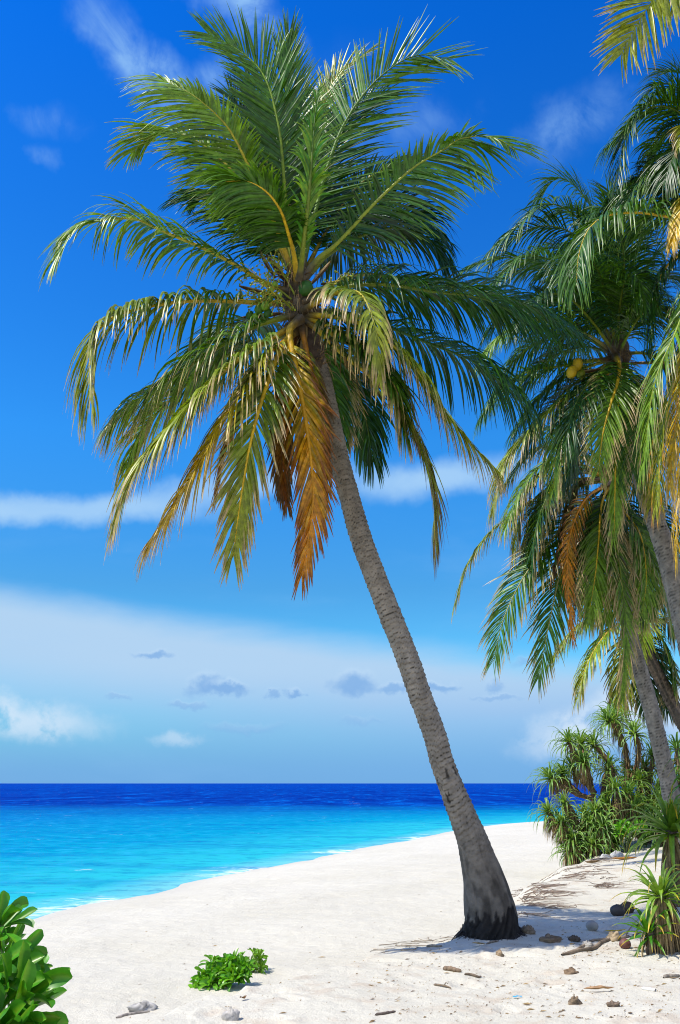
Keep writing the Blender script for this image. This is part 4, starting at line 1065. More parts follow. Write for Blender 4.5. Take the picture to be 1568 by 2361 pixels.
F([(1858, -140), (1780, -150, .1), (1690, -110, .2), (1610, -60, .2), (1560, -15, .2)], 505, c=('mid', 'lime', 'ygreen'), droop=.45, a0=70, a1=30, tip='tan', tips=.92, stem=('ygreen', 'ygreen'), Lm=1.0, n=70, wid=.06)
F([(1862, -150), (1900, -300), (1990, -380), (2090, -330)], 502, c=G, droop=.3)
F([(1862, -140), (1960, -150), (2060, -80), (2120, 60)], 503, c=G, droop=.35)
F([(1862, -130), (1930, -20), (1970, 120), (1980, 280)], 504, c=G, droop=.35)
# ------------------------------------------------------------------ screw pines
def rosette(mb, c, axis, n, L, w, seed, outer=105, inner=8, droop=.33, cols=('green', 'mid'), tip='ygreen', tips=.98, kink=True):
    rs = np.random.RandomState(seed)
    axis = unit(np.asarray(axis, float))
    x = unit(np.cross((0.2, 1, 0.1), axis)); y = np.cross(axis, x)
    i = np.arange(n)
    ph = i * 2.39996 + rs.normal(0, .15, n)
    k = (i + .5) / n                                  # 0 newest, upright .. 1 oldest, spreading
    th = np.radians(inner + (outer - inner) * k ** .8 + rs.normal(0, 6, n))
    rad_ = np.cos(ph)[:, None] * x + np.sin(ph)[:, None] * y
    D = np.cos(th)[:, None] * axis + np.sin(th)[:, None] * rad_
    Wd = np.cross(D, axis + 1e-3)
    Wd = np.cross(axis, rad_)
    p = c + rad_ * .03 - axis * (k * .10)[:, None]
    LL = L * np.interp(k, [0, .2, .6, 1], [.6, .95, 1.05, .95]) * rs.uniform(.8, 1.15, n)
    gp = [.15, .25, .5, 1.1, 1.9, 1.5, .8] if kink else [.3, .5, .7, .9, 1, 1, 1]
    V = blades(p, D, Wd, LL, w * rs.uniform(.8, 1.15, n), 7, droop * rs.uniform(.5, 1.5, n), gp, [.95, 1.0, .95, .85, .7, .5, .3, .06], .45)
    kk = np.linspace(0, 1, 8)[None, :]
    base = mixc(PAL[cols[0]], PAL[cols[1]], rs.rand(n)[:, None] * np.ones((1, 8)))
    base = base * (.75 + .5 * rs.rand(n))[:, None, None]
    base = mixc(base, base * 0 + np.array(PAL['lime']), smoothstep(.22, 0, kk) * np.ones((n, 1)) * .7)
    C = mixc(base, base * 0 + np.array(PAL[tip]), smoothstep(tips - .2, tips + .1, kk + .25 * (rs.rand(n, 1) - .5)))
    add_blades(mb, V, C)


def skirt(mb, P, n, L, w, seed, cols=('brown', 'tan')):
    """dead leaves hanging along the stem below a head"""
    rs = np.random.RandomState(seed)
    P = np.asarray(P)
    ph = rs.rand(n) * 2 * math.pi
    b = P[rs.randint(0, len(P), n)]
    out = np.stack([np.cos(ph), np.sin(ph), np.zeros(n)], 1)
    D = unit(out * rs.uniform(.15, .6, n)[:, None] + np.array((0, 0, -.5)))
    V = blades(b + out * .05, D, np.cross(D, UP), L * rs.uniform(.6, 1.2, n), w * rs.uniform(.5, 1.1, n), 6, rs.uniform(.4, .9, n), [1.2, 1, .7, .4, .3, .2], [.9, 1, .9, .75, .6, .4, .1], .5)
    C = mixc((.20, .135, .075), PAL[cols[1]], rs.rand(n, 1) * np.ones((1, 7)) * .9)
    C = C * (.6 + .6 * rs.rand(n))[:, None, None]
    add_blades(mb, V, C)


def screw_pine(label, base, Y, stems, seed, L=.62, w=.045, n=44, group='screw pines', tone=(.17, .12, .085), cols=('green', 'mid'), skl=.45, rad0=.075, nsk=60, tips=.98, tip='ygreen', droop=.48):
    """stems: list of (picture points base..head, depth offset of the head, axis); every head is a leaf rosette on its own branch"""
    b = at(base[0], base[1], Y)
    b[2] = gh(b[0], b[1])
    root = empty('screw_pine', b)
    tag(root, label, 'screw pine', group)
    rs = np.random.RandomState(seed)
    mbs = MB()
    heads = []
    for i, (pts, dy) in enumerate(stems):
        Q = [at(p[0], p[1], Y + dy * k) for p, k in zip(pts, np.linspace(0, 1, len(pts)))]
        if pts[0] == base:
            Q[0] = b - np.array((0, 0, .15))
        C = catmull(Q, 22)
        jt = (np.stack([vnoise(np.arange(22) * .6, np.full(22, i * 3.1), seed + k) for k in range(3)], 1) - .5) * .09
        C = C + jt * np.sin(np.linspace(0, math.pi, 22))[:, None]
        k = np.linspace(0, 1, 22)
        rr = rad0 * np.interp(k, [0, .15, .8, 1], [1.25, 1.0, .8, .75]) * (1 if pts[0] == base else .8)
        tube(mbs, C, rr, np.asarray(tone) * (.8 + .4 * rs.rand()) * np.ones((22, 1)) * (.8 + .4 * rs.rand(22, 1)), 9, disp=1 + .22 * (rs.rand(22, 9) - .5))
        heads.append((C, unit(C[-1] - C[-5])))
    mbs.build('stem', M_WOOD, root)
    for i, (C, ax) in enumerate(heads):
        mb = MB()
        ax2 = unit(ax * .6 + UP * .75)
        rosette(mb, C[-1], ax2, n, L * rs.uniform(.85, 1.1), w * 1.15, seed * 13 + i, cols=cols, tips=tips, tip=tip, droop=droop)
        o = mb.build('leaf_rosette', M_PAND, root)
        if nsk:
            ms = MB()
            skirt(ms, C[-8:-1], nsk, skl, w * .8, seed * 17 + i)
            ms.build('dead_leaf_skirt', M_DRY, o)
    return root


Y1 = 25.5
screw_pine('tallest screw pine of the thicket with two leaf heads on bare red-brown stems', (1425, 1950), Y1 + .3, [
    ([(1425, 1950), (1432, 1860), (1445, 1775), (1432, 1700), (1402, 1660)], .0), ([(1425, 1950), (1445, 1850), (1462, 1780), (1474, 1720), (1462, 1688)], -.3), ([(1434, 1720), (1425, 1680), (1418, 1655)], .4)], 1, tone=(.20, .11, .06), nsk=50, L=.72, cols=('pine', 'pinelight'), n=56)
screw_pine('screw pine leaning out to the left over the sea with drooping grey-green heads', (1378, 1958), Y1 - .4, [
    ([(1378, 1958), (1372, 1860), (1360, 1800), (1330, 1745), (1310, 1706)], -.2), ([(1378, 1958), (1400, 1850), (1410, 1765), (1385, 1735), (1368, 1715)], .3), ([(1364, 1820), (1352, 1780), (1345, 1752)], -.4),
    ([(1366, 1840), (1330, 1832), (1300, 1815), (1268, 1790)], -.1), ([(1340, 1835), (1312, 1808), (1296, 1782)], .2), ([(1372, 1830), (1345, 1800), (1318, 1765)], .3), ([(1380, 1880), (1395, 1800), (1402, 1770)], .2),
    ([(1362, 1800), (1345, 1740), (1338, 1712)], .5)], 2, tone=(.22, .13, .075), nsk=60, L=.62, cols=('pine', 'pinelight'), n=52)
screw_pine('low bushy screw pine at the left foot of the thicket with shaggy brown dead leaves', (1375, 1968), Y1 - 1.0, [
    ([(1375, 1968), (1335, 1915), (1318, 1870), (1300, 1848)], -.2), ([(1375, 1968), (1320, 1930), (1285, 1900), (1262, 1868)], -.2), ([(1340, 1930), (1310, 1915), (1294, 1892)], -.4), ([(1375, 1968), (1340, 1955), (1318, 1930)], -.5),
    ([(1375, 1968), (1370, 1958), (1366, 1945)], -.6), ([(1360, 1940), (1352, 1905), (1348, 1872)], .2), ([(1375, 1968), (1362, 1925), (1358, 1895)], -.3), ([(1330, 1955), (1322, 1960), (1312, 1958)], -.5)], 3, nsk=130, L=.54, skl=.5, cols=('pine', 'pinelight'), w=.040)
screw_pine('middle screw pine of the thicket with thick stems wrapped in brown dead leaves', (1412, 1968), Y1 - .9, [
    ([(1412, 1968), (1418, 1900), (1422, 1850), (1418, 1815)], -.2), ([(1412, 1968), (1402, 1910), (1398, 1868), (1396, 1850)], -.1), ([(1412, 1968), (1412, 1952), (1410, 1938)], -.5), ([(1405, 1920), (1380, 1885), (1370, 1868)], -.3),
    ([(1420, 1880), (1440, 1850), (1446, 1825)], .1), ([(1420, 1900), (1448, 1880), (1462, 1862)], -.1), ([(1412, 1920), (1396, 1900), (1388, 1905)], -.5)], 4, nsk=150, L=.62, skl=.6, rad0=.09, cols=('pine', 'pinelight'))
screw_pine('screw pine at the back of the thicket around the foot of the pale ringed trunk', (1490, 1955), Y1 + .2, [
    ([(1490, 1955), (1490, 1850), (1500, 1780), (1506, 1738)], .2), ([(1490, 1955), (1500, 1860), (1522, 1800), (1535, 1765)], .3), ([(1490, 1900), (1478, 1830), (1474, 1795)], -.2), ([(1490, 1955), (1470, 1890), (1468, 1850)], -.5),
    ([(1490, 1955), (1510, 1880), (1518, 1835)], -.4), ([(1490, 1955), (1500, 1910), (1500, 1875)], -.5), ([(1490, 1900), (1530, 1850), (1556, 1815)], .1), ([(1485, 1940), (1448, 1900), (1440, 1870)], .1), ([(1500, 1850), (1490, 1800), (1487, 1765)], .5),
    ([(1490, 1955), (1480, 1930), (1475, 1905)], -.4)], 5, nsk=60, L=.68, cols=('pine', 'pinelight'))
screw_pine('screw pine cut by the right edge behind the big strap leaves', (1580, 1965), Y1 - .6, [
    ([(1580, 1965), (1572, 1850), (1566, 1760), (1560, 1722)], .2), ([(1580, 1965), (1590, 1850), (1600, 1780), (1602, 1740)], .3), ([(1580, 1900), (1560, 1830), (1552, 1790)], -.2), ([(1580, 1940), (1545, 1900), (1535, 1868)], -.3),
    ([(1580, 1965), (1562, 1930), (1556, 1900)], -.4), ([(1580, 1900), (1610, 1860), (1630, 1820)], 0), ([(1570, 1960), (1530, 1940), (1515, 1915)], -.5)], 6, nsk=60, L=.7, cols=('pine', 'pine'))

# the two closer ones with long shining leaves
Y2 = 15.0
screw_pine('screw pine with very long bright strap leaves arching over the sand at right edge', (1556, 2070), Y2, [
    ([(1556, 2070), (1555, 2000), (1552, 1950), (1548, 1912)], -.1)], 7, L=1.02, w=.075, n=56, nsk=60, skl=.55, rad0=.10, cols=('lime', 'pinelight'), tips=.96, tip='yellow', droop=.34)
screw_pine('screw pine outside the right edge, only its uppermost strap leaves reaching into view', (1680, 2060), 14.0, [
    ([(1680, 2060), (1670, 1900), (1640, 1790)], 0), ([(1680, 2060), (1690, 1850), (1700, 1720)], .3)], 8, L=.95, w=.07, n=40, nsk=50, rad0=.1, cols=('green', 'bright'), tip='yellow', tips=.95)
Y3 = float(gpt(1530, 2192)[1])
screw_pine('nearest screw pine, a shaggy skirt of dead leaves under its bright green tuft', (1534, 2192), Y3, [
    ([(1534, 2192), (1533, 2140), (1530, 2090), (1522, 2058)], -.1)], 9, L=.50, w=.046, n=50, nsk=240, skl=.55, rad0=.085, cols=('lime', 'pinelight'), tips=.95, tip='yellow', droop=.30)
screw_pine('small young screw pine offshoot beside the shaggy skirt, lying low on the sand', (1505, 2192), Y3 - .15, [
    ([(1505, 2192), (1500, 2165), (1494, 2142)], -.05)], 10, L=.32, w=.042, n=26, nsk=14, skl=.3, rad0=.05, cols=('mid', 'bright'), tips=.93, tip='yellow', droop=.22)

# ------------------------------------------------------------------ sea lettuce shrubs (fleshy spoon-shaped leaves)
def spoon_leaves(mb, c, axis, n, L, w, seed, spread=85, cols=('bright', 'green'), curl=.10):
    rs = np.random.RandomState(seed)
    axis = unit(np.asarray(axis, float))
    x = unit(np.cross((0.3, .2, 1), axis) if abs(axis[2]) < .9 else np.cross((0, 1, 0), axis)); y = np.cross(axis, x)
    i = np.arange(n); k = (i + .5) / n
    ph = i * 2.39996 + rs.normal(0, .2, n)
    th = np.radians(12 + (spread - 12) * k ** .9 + rs.normal(0, 7, n))
    rad_ = np.cos(ph)[:, None] * x + np.sin(ph)[:, None] * y
    D = np.cos(th)[:, None] * axis + np.sin(th)[:, None] * rad_
    Wd = np.cross(axis, rad_)
    LL = L * np.interp(k, [0, .25, 1], [.55, .9, 1.0]) * rs.uniform(.8, 1.12, n)
    p = c + rad_ * .006 - axis * (k * L * .25)[:, None]
    # five points across, so that the leaf is dished and its rim rolls back
    seg = 14
    d, wv = unit(D), unit(Wd)
    wp = np.interp(np.linspace(0, 1, seg + 1), [0, .1, .3, .5, .66, .80, .90, .96, .99, 1], [.16, .20, .46, .78, .97, 1.0, .86, .60, .34, .10])
    Vs = np.zeros((n, seg + 1, 5, 3))
    g_ = rs.normal(curl, .06, n)
    for q in range(seg + 1):
        nn = np.cross(d, wv)
        nn = nn * np.where(np.sum(nn * axis, 1) < 0, -1, 1)[:, None] if q == 0 else nn
        hw = (w * rs.uniform(.95, 1.05) * wp[q] * .5) * np.ones(n)
        for j, (a_, h_) in enumerate(((-1, .62), (-.55, .26), (0, -.04), (.55, .26), (1, .62))):
            Vs[:, q, j] = p + wv * (hw * a_)[:, None] + np.cross(d, wv) * -(hw * h_)[:, None] * -1
        if q < seg:
            p = p + d * (LL / seg)[:, None]
            d = unit(d - UP * (g_ * (.3 + q / seg))[:, None])
            wv = unit(wv - np.sum(wv * d, 1, keepdims=True) * d)
    base = mixc(PAL[cols[0]], PAL[cols[1]], rs.rand(n)[:, None] * np.ones((1, seg + 1))) * (.75 + .5 * rs.rand(n))[:, None, None]
    C = np.repeat(base[:, :, None, :], 5, 2).copy()
    C[:, :, 2] = C[:, :, 2] * .4 + np.asarray(PAL['lime']) * .75
    g5 = grid_faces(seg + 1, 5)
    Fq = (np.arange(n)[:, None, None] * ((seg + 1) * 5) + g5[None]).reshape(-1, 4)
    mb.add(Vs.reshape(-1, 3), Fq, C.reshape(-1, 3))


def sea_lettuce(label, base, heads, seed, L, w, n, cols=('bright', 'green'), stem_r=.012, group='sea lettuce shrubs', spread=85, curl=.10):
    root = empty('sea_lettuce_shrub', base)
    tag(root, label, 'shrub', group)
    ms = MB()
    rs = np.random.RandomState(seed)
    heads = [t if len(t) == 3 else (t[0], t[1], 1.0) for t in heads]
    for i, (h, ax, sc) in enumerate(heads):
        m_ = base + (h - base) * .5 - np.asarray(ax) * L * .4 + rs.normal(0, L * .12, 3)
        tube(ms, catmull([base + rs.normal(0, L * .15, 3) * np.array((1, 1, 0)) - UP * .03, m_, h], 10), np.linspace(stem_r * 1.5, stem_r * .8, 10), mixc((.16, .17, .07), (.12, .2, .05), np.linspace(0, 1, 10)), 7)
    ms.build('stem', M_STEM, root)
    for i, (h, ax, sc) in enumerate(heads):
        mb = MB()
        spoon_leaves(mb, h, ax, n + rs.randint(-2, 3), L * sc * rs.uniform(.92, 1.08), w * sc * rs.uniform(.9, 1.1), seed * 7 + i, cols=cols, spread=spread, curl=curl)
        mb.build('leaf_rosette', M_NAUP, root)
    return root


YN = 3.1
nb = np.array((at(-60, 2361, YN)[0], YN + .1, 0.0)); nb[2] = gh(nb[0], nb[1])
hd = lambda x, y, dy, ax: (at(x - 6, y + 32, YN + dy), np.asarray(ax, float))
hd = lambda x, y, dy, ax, sc=1.0: (at(x, y, YN + dy), np.asarray(ax, float), sc)
sea_lettuce('glossy green sea lettuce shrub filling the lower left corner close to the camera', nb, [
    hd(44, 2318, -.12, (.62, -.25, .75), 1.12), hd(2, 2132, 0, (.50, -.25, .82), .72), hd(24, 2212, .05, (.85, -.1, .42), .85), hd(42, 2275, .10, (.55, .1, .8), .85), hd(-25, 2250, -.1, (.3, -.5, .8), .9), hd(-45, 2160, .1, (.2, -.4, .9), .7),
    hd(-12, 2335, -.15, (.1, -.6, .8), 1.0), hd(30, 2378, -.22, (.8, -.45, .30), 1.15), hd(-20, 2400, -.25, (.2, -.6, .75), 1.0), hd(-70, 2120, .1, (-.2, -.2, .9), .8), hd(-75, 2260, -.1, (-.3, -.4, .8)), hd(-60, 2380, -.2, (-.2, -.5, .8)),
    hd(-8, 2195, .15, (.2, .3, .9), .8), hd(0, 2290, .2, (.3, .4, .8), .9)], 21, .175, .048, 11, spread=58, curl=.05, cols=('glossy', 'bright'))
gb = gpt(490, 2275)
hs = []
rs = np.random.RandomState(4)
for i in range(38):
    t = rs.rand()
    x = 452 + 112 * t + rs.normal(0, 3); ytop = np.interp(t, [0, .35, .7, 1], [2225, 2196, 2190, 2212]); ybot = np.interp(t, [0, .5, 1], [2283, 2262, 2242])
    yy = ytop + (ybot - ytop) * rs.rand() ** .8 + 10
    hs.append((at(x, yy, gb[1] + .25 * (ybot - yy) / 60 + rs.normal(0, .05)), unit(np.array((rs.normal(-.15, .45), rs.normal(-.35, .3), .9)))))
sea_lettuce('low bright green sea lettuce bush alone on the sand bank left of the palm', gb, hs, 22, .140, .046, 12, cols=('fresh', 'glossy'), stem_r=.006)
gb2 = gpt(585, 2243)
hs = []
for i in range(14):
    x = 572 + 34 * rs.rand(); yy = 2195 + 42 * rs.rand()
    hs.append((at(x, yy, gb2[1] + rs.normal(0, .08)), unit(np.array((rs.normal(.25, .4), rs.normal(-.3, .3), .9)))))
sea_lettuce('sparse yellow-green sea lettuce shoots right beside the low bush on the bank', gb2, hs, 23, .10, .028, 10, cols=('fresh', 'lime'), stem_r=.005)
gb3 = gpt(1443, 1935)
gb3 = at(1443, 1930, Y1 - 1.6); gb3[2] = gh(gb3[0], gb3[1])
hs = [(at(1443 + rs.normal(0, 14), 1905 + rs.normal(0, 12), Y1 - 1.6 + rs.normal(0, .15)), unit(np.array((rs.normal(0, .4), -.4, .8)))) for i in range(16)]
sea_lettuce('vivid green leafy shrub at the foot of the screw pine thicket', gb3, hs, 24, .17, .06, 9, cols=('fresh', 'glossy'), stem_r=.01)
gb4 = at(1450, 1930, Y1 + .9); gb4[2] = gh(gb4[0], gb4[1])
hs = [(at(1445 + rs.normal(0, 18), 1790 + rs.normal(0, 12), Y1 + .9 + rs.normal(0, .15)), unit(np.array((rs.normal(0, .4), -.4, .8)))) for i in range(16)]
sea_lettuce('yellow-green leafy shrub high among the stems of the tallest screw pine', gb4, hs, 25, .17, .06, 9, cols=('lime', 'bright'), stem_r=.014)
# ------------------------------------------------------------------ what lies on the sand
def put(px, py, lift=0.0):
    p = gpt(px, py)
    return p + np.array((0, 0, lift))


def scale_at(p):
    return np.linalg.norm(p - CAM) / FPX


def twig(name, label, a, b, rad_, colr, seed, group=None, cat='stick', bend=.06, fork=False):
    A_, B_ = gpt(*a), gpt(*b)
    rs = np.random.RandomState(seed)
    L_ = np.linalg.norm(B_ - A_)
    pts = [A_, A_ + (B_ - A_) * .35 + rs.normal(0, bend * L_, 3), A_ + (B_ - A_) * .7 + rs.normal(0, bend * L_, 3), B_]
    C = catmull(pts, 16)
    C[:, 2] = height(C[:, 0], C[:, 1]) + rad_ * .55 + .012 * np.sin(np.linspace(0, math.pi, 16)) * rs.rand()
    mb = MB()
    tube(mb, C, rad_ * np.interp(np.linspace(0, 1, 16), [0, .05, .5, .95, 1], [.4, .95, 1.0, .7, .3]) * (1 + .3 * (rs.rand(16) - .5)), np.asarray(colr) * (.7 + .6 * rs.rand(16, 1)), 7)
    if fork:
        q = C[9]
        e = q + unit(C[12] - C[6]) * L_ * .25 + np.array((0, .08 * L_, .10 * L_))
        tube(mb, catmull([q, (q + e) / 2 + rs.normal(0, .01, 3), e], 8), np.linspace(rad_ * .7, rad_ * .25, 8), np.asarray(colr), 6)
    o = mb.build(name, M_WOOD)
    tag(o, label, cat, group)
    return o


def husk(name, label, px, py, size, colr, seed, cat='husk', squash=.55, hollow=True, rot=0.0):
    c = gpt(px, py)
    rs = np.random.RandomState(seed)
    th = np.linspace(.06, 1.75 if hollow else math.pi - .05, 10)[:, None]; ph = (np.arange(18) / 18 * 2 * math.pi)[None, :]
    size = size * (.60 if cat == 'husk' else .72)
    k = 1 + .9 * (vnoise(th * 2 + seed, np.cos(ph) * 1.6 + np.sin(ph) * 1.1 + seed, seed) - .5) + .35 * (vnoise(th * 7 + seed, np.cos(ph) * 5 + np.sin(ph) * 4, seed + 9) - .5)
    V = np.stack([np.sin(th) * np.cos(ph) * size * k * (2.2 if cat == 'driftwood' else 1.35), np.sin(th) * np.sin(ph) * size * k, np.cos(th) * size * squash * k * 2 * np.ones_like(ph)], -1)
    cr, sr = math.cos(rot), math.sin(rot)
    V = np.stack([V[..., 0] * cr - V[..., 1] * sr, V[..., 0] * sr + V[..., 1] * cr, V[..., 2]], -1)
    V = V + c + np.array((0, 0, size * .12))
    cc = np.asarray(colr) * (.55 + .9 * vnoise(th * 6 + 0 * ph, ph * 7 + th, seed + 2))[..., None]
    mb = MB()
    mb.add(V, grid_faces(10, 18, True)[:, ::-1], cc)
    o = mb.build(name, M_WOOD)
    tag(o, label, cat)
    return o


def dry_leaf(name, label, px, py, L_, w_, colr, seed, az_=0.0, cat='leaf', curl=.5):
    c = gpt(px, py)
    d = np.array((math.cos(az_), math.sin(az_), 0)); sd_ = np.array((-d[1], d[0], 0))
    k = np.linspace(0, 1, 14)
    wp = w_ * np.sin(np.pi * np.clip(k * .96 + .02, 0, 1)) ** .8 * .5
    th = np.linspace(-1, 1, 7)
    V = c + ((k - .5) * L_)[:, None, None] * d + wp[:, None, None] * th[None, :, None] * sd_ + (curl * wp[:, None] * (th[None, :] ** 2) + curl * L_ * .35 * (k[:, None] - .45) ** 2 + .010)[..., None] * UP
    V[..., 2] += (vnoise(k * 5 + seed, k * 0 + .5, seed) * .02)[:, None]
    mb = MB()
    cc = np.asarray(colr) * (.6 + .8 * vnoise(k[:, None] * 6 + seed, th[None] * 2, seed))[..., None]
    mb.add(V, grid_faces(14, 7), cc)
    o = mb.build(name, M_DRY)
    tag(o, label, cat)
    return o


BR, TN, GY, WH = PAL['brown'], PAL['tan'], (.33, .29, .24), (.55, .52, .47)
twig('stick', 'thick short grey-brown stick lying in front of the palm', (1022, 2238), (1064, 2243), .022, (.20, .14, .09), 1)
twig('stick', 'thinner bent stick just right of the thick short one', (1071, 2249), (1110, 2253), .012, (.20, .15, .10), 2)
twig('stick', 'slim twig on the sand left below the palm foot', (983, 2185), (1020, 2184), .014, (.30, .24, .17), 3)
twig('stick', 'crooked dark twig low in the middle of the sand', (1000, 2272), (1040, 2280), .009, (.20, .15, .10), 4, fork=True)
twig('stick', 'long brown branch lying towards the shaggy screw pine', (1295, 2205), (1440, 2162), .022, (.22, .165, .11), 5, cat='branch')
twig('stick', 'second long branch lying beside and behind the longest one', (1330, 2190), (1478, 2150), .015, (.26, .20, .14), 6, cat='branch', fork=True)
twig('stick', 'dark twig at the lower edge of the picture', (865, 2342), (912, 2335), .011, (.13, .10, .08), 7)
twig('stick', 'pale twig lying far right on the foreground sand', (1530, 2258), (1568, 2252), .017, (.33, .28, .22), 8)
twig('stick', 'thin twig beside the dark husk pile right of the palm', (1120, 2178), (1150, 2170), .010, (.22, .17, .12), 9)
husk('coconut_husk', 'split tan coconut husk resting against the palm foot', 1217, 2153, .085, (.30, .22, .14), 11, squash=.7)
husk('coconut_husk', 'flat brown husk half buried right of the palm foot', 1270, 2172, .12, (.22, .15, .09), 12, squash=.35)
husk('coconut_husk', 'small broken husk standing on the sand below the palm', 1152, 2205, .045, (.25, .18, .11), 13, squash=.9)
husk('coconut_husk', 'curved husk shard with a raised end on the foreground sand', 1316, 2245, .075, (.22, .15, .09), 14, squash=.5, rot=.4)
husk('coconut_husk', 'lumpy brown husk piece near the bottom on the right', 1325, 2315, .07, (.22, .16, .10), 15, squash=.6, rot=1.0)
husk('coconut_husk', 'small husk fragment lowest on the right of the sand', 1413, 2322, .06, (.18, .13, .09), 16, squash=.5)
husk('coconut_husk', 'dark husk shard behind the long branches', 1325, 2170, .08, (.13, .09, .06), 17, squash=.4, rot=.3)
husk('coconut_husk', 'tan husk chunk leaning near the screw pine branches', 1418, 2168, .09, (.33, .25, .15), 18, squash=.6)
husk('coconut_husk', 'grey shell piece lying before the branches', 1355, 2182, .10, (.36, .33, .28), 19, squash=.35)
c = gpt(1366, 2148)
for nm, lb, x, y, r_, cl in (('coconut', 'grey weathered coconut on the sand at the end of the palm shadow', 1366, 2146, .065, (.36, .32, .27)), ('coconut', 'dark brown coconut in the shade under the screw pine leaves', 1447, 2106, .09, (.085, .05, .03)),
                             ('coconut', 'black old coconut left of the dark brown one under the leaves', 1425, 2112, .085, (.06, .048, .04)), ('coconut', 'small reddish brown nut in front of the screw pine skirt', 1442, 2187, .055, (.17, .065, .05))):
    c = gpt(x, y)
    mb = MB()
    ellipsoid(mb, c + UP * r_ * .75, r_ * 1.15, r_, r_ * .95, cl, None, 12, 18, .15, int(x))
    tag(mb.build(nm, M_NUT), lb, 'coconut')
husk('driftwood', 'bleached white driftwood lump at the bottom left on the sand', 322, 2332, .080, (.42, .40, .36), 31, cat='driftwood', squash=.5, hollow=False, rot=.35)
twig('driftwood', 'thin stick running out from under the white driftwood', (268, 2348), (345, 2334), .014, (.36, .32, .27), 32, cat='driftwood')
husk('beach_stone', 'pale rough stone with a dark side at the bottom edge', 532, 2352, .060, (.40, .375, .335), 33, cat='stone', squash=.8, hollow=False)
husk('beach_stone', 'rounded whitish stone at the foot of the screw pine thicket', 1420, 1974, .14, (.50, .49, .46), 34, cat='stone', squash=.4, hollow=False)
husk('beach_stone', 'flat light stone beside the thicket under the left screw pine', 1395, 1978, .12, (.46, .44, .40), 35, cat='stone', squash=.35, hollow=False)
dry_leaf('dry_leaf', 'long curled tan leaf on the foreground sand at the right', 1382, 2288, .27, .075, (.36, .22, .12), 41, .12)
dry_leaf('dry_leaf', 'pale curled leaf lying below the palm foot', 1103, 2182, .16, .06, (.40, .28, .15), 42, -.5)
dry_leaf('dry_leaf', 'small brown leaf by itself low on the left beach', 561, 2237 + 70, .07, .04, (.16, .09, .05), 43, .7)
dry_leaf('dry_leaf', 'orange brown dry leaf under the screw pine thicket', 1438, 1983, .62, .16, (.45, .22, .06), 44, .2)
dry_leaf('dry_leaf', 'dark curled leaf on the slope between palm and thicket', 1367, 1988 + 4, .35, .12, (.22, .15, .09), 45, .1, curl=.8)
dry_leaf('dry_leaf', 'yellow dead leaf lying under the nearest screw pine tuft', 1418, 2152, .30, .06, (.48, .32, .05), 46, .2)
# a scrap of blue plastic and a white tube
c = gpt(1193, 2302)
k = np.linspace(-1, 1, 7)
xx, yy = np.meshgrid(k * .035, k * .02)
mb = MB()
mb.add(np.stack([xx + c[0], yy + c[1], c[2] + .012 + .012 * vnoise(xx * 60, yy * 60, 3)], -1), grid_faces(7, 7), (.02, .38, .62))
tag(mb.build('plastic_scrap', M_PLAST), 'tiny bright blue plastic scrap on the foreground sand', 'scrap')
a_, b_ = gpt(1480, 2282), gpt(1512, 2287)
mb = MB()
L_ = np.linspace(0, 1, 8)
Cc = a_ + (b_ - a_) * L_[:, None]; Cc[:, 2] = height(Cc[:, 0], Cc[:, 1]) + .012
tube(mb, Cc, np.r_[.004, np.full(6, .013), .011], mixc((.8, .8, .78), (.55, .5, .42), smoothstep(.85, .95, L_)), 10)
tag(mb.build('white_tube', M_PLAST), 'thin white plastic tube lying at the right on the sand', 'tube')

# bare roots and dry runners washed out of the bank, small litter everywhere: nobody could count these
rs = np.random.RandomState(77)
mb = MB()
def runner(a, b, rad_, colr, n=12, bend=.05):
    A_, B_ = a, b
    L_ = np.linalg.norm(B_ - A_)
    C = catmull([A_, A_ + (B_ - A_) * .33 + rs.normal(0, bend * L_, 3), A_ + (B_ - A_) * .66 + rs.normal(0, bend * L_, 3), B_], n)
    C[:, 2] = height(C[:, 0], C[:, 1]) + rad_ * .5 + rs.uniform(-.004, .012)
    tube(mb, C, np.linspace(rad_, rad_ * .4, n), np.asarray(colr) * rs.uniform(.6, 1.3), 5)
def tuft(x0, y0, amean, n_, lmax, colr):
    p = gpt(x0, y0)
    for _ in range(n_):
        a = math.radians(rs.normal(amean, 32)); L_ = rs.uniform(.12, lmax)
        runner(p + rs.normal(0, .05, 3), p + np.array((math.cos(a), math.sin(a), 0)) * L_, rs.uniform(.0025, .007), colr, 9, .12)
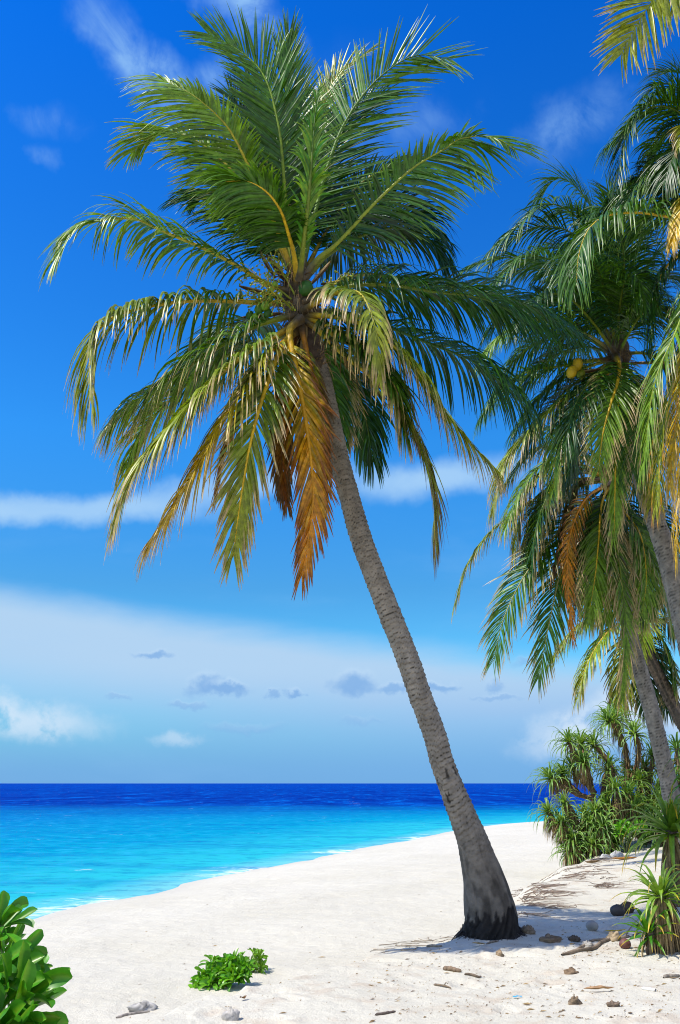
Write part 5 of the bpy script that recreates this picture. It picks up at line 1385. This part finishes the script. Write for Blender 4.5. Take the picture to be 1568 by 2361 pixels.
for i in range(300):
    x0 = rs.uniform(1178, 1400); y0 = rs.uniform(1985, 2125)
    k_ = (x0 - 1178) / 220.0
    lo_, hi_ = 2062 - 70 * k_, 2122 - 62 * k_
    if not lo_ < y0 < hi_ or vnoise(np.array([x0 * .02]), np.array([y0 * .05]), 5)[0] < .34:
        continue
    tuft(x0, y0, 25, 3, .75, (.27, .20, .15))
for i in range(34):
    x0 = rs.uniform(850, 1072); y0 = np.interp(x0, [850, 1072], [2196, 2150]) + rs.normal(0, 6)
    tuft(x0, y0, 24, 1, .6, (.33, .27, .20))
for i in range(34):
    t = rs.rand(); x0 = 1172 + 215 * t; y0 = 2064 - 88 * t + rs.normal(0, 3)
    tuft(x0, y0, 45, 2, .9, (.27, .20, .15))
for i in range(40):
    x0 = rs.uniform(1290, 1400); y0 = rs.uniform(1968, 1988)
    tuft(x0, y0, 20, 2, .6, (.27, .20, .15))
tag(mb.build('roots', M_WOOD), 'dry brown roots washed bare on the sand bank right of the palm', kind='stuff')

mb = MB()
n = 1300
for i in range(n):
    u = rs.rand()
    if u < .45:
        x0, y0 = rs.uniform(850, 1568), rs.uniform(2160, 2361)
    elif u < .75:
        x0, y0 = rs.uniform(300, 1568), rs.uniform(2000, 2361)
    elif u < .92:
        x0, y0 = rs.uniform(1290, 1568), rs.uniform(2135, 2215)
    else:
        x0, y0 = rs.uniform(1290, 1560), rs.uniform(1955, 2005)
    d = raydir(x0, y0); tt = (0 - CAM[2]) / d[2]
    if tt <= 0 or tt > 45:
        continue
    p = CAM + d * tt
    if sdist(p[:1], p[1:2], SH)[0] < 1.2:
        continue
    p[2] = gh(p[0], p[1])
    L_ = rs.lognormal(-3.95, .6) * (1.5 if y0 < 2010 else 1); a = rs.uniform(-.9, .9)
    dv = np.array((math.cos(a), math.sin(a), 0)); w_ = L_ * rs.uniform(.12, .5); sv = np.array((-dv[1], dv[0], 0)) * w_
    V = np.array([p - dv * L_ * .5, p - sv * .5 + UP * .006, p + dv * L_ * .5 + UP * rs.uniform(0, .012), p + sv * .5 + UP * .010])
    mb.add(V, [(0, 1, 2, 3)], mixc(mixc(BR, TN, rs.rand()), (.12, .1, .085), rs.rand() * .6))
tag(mb.build('leaf_litter', M_DRY, smooth=False), 'small brown bits of leaf and husk scattered over the sand', kind='stuff')
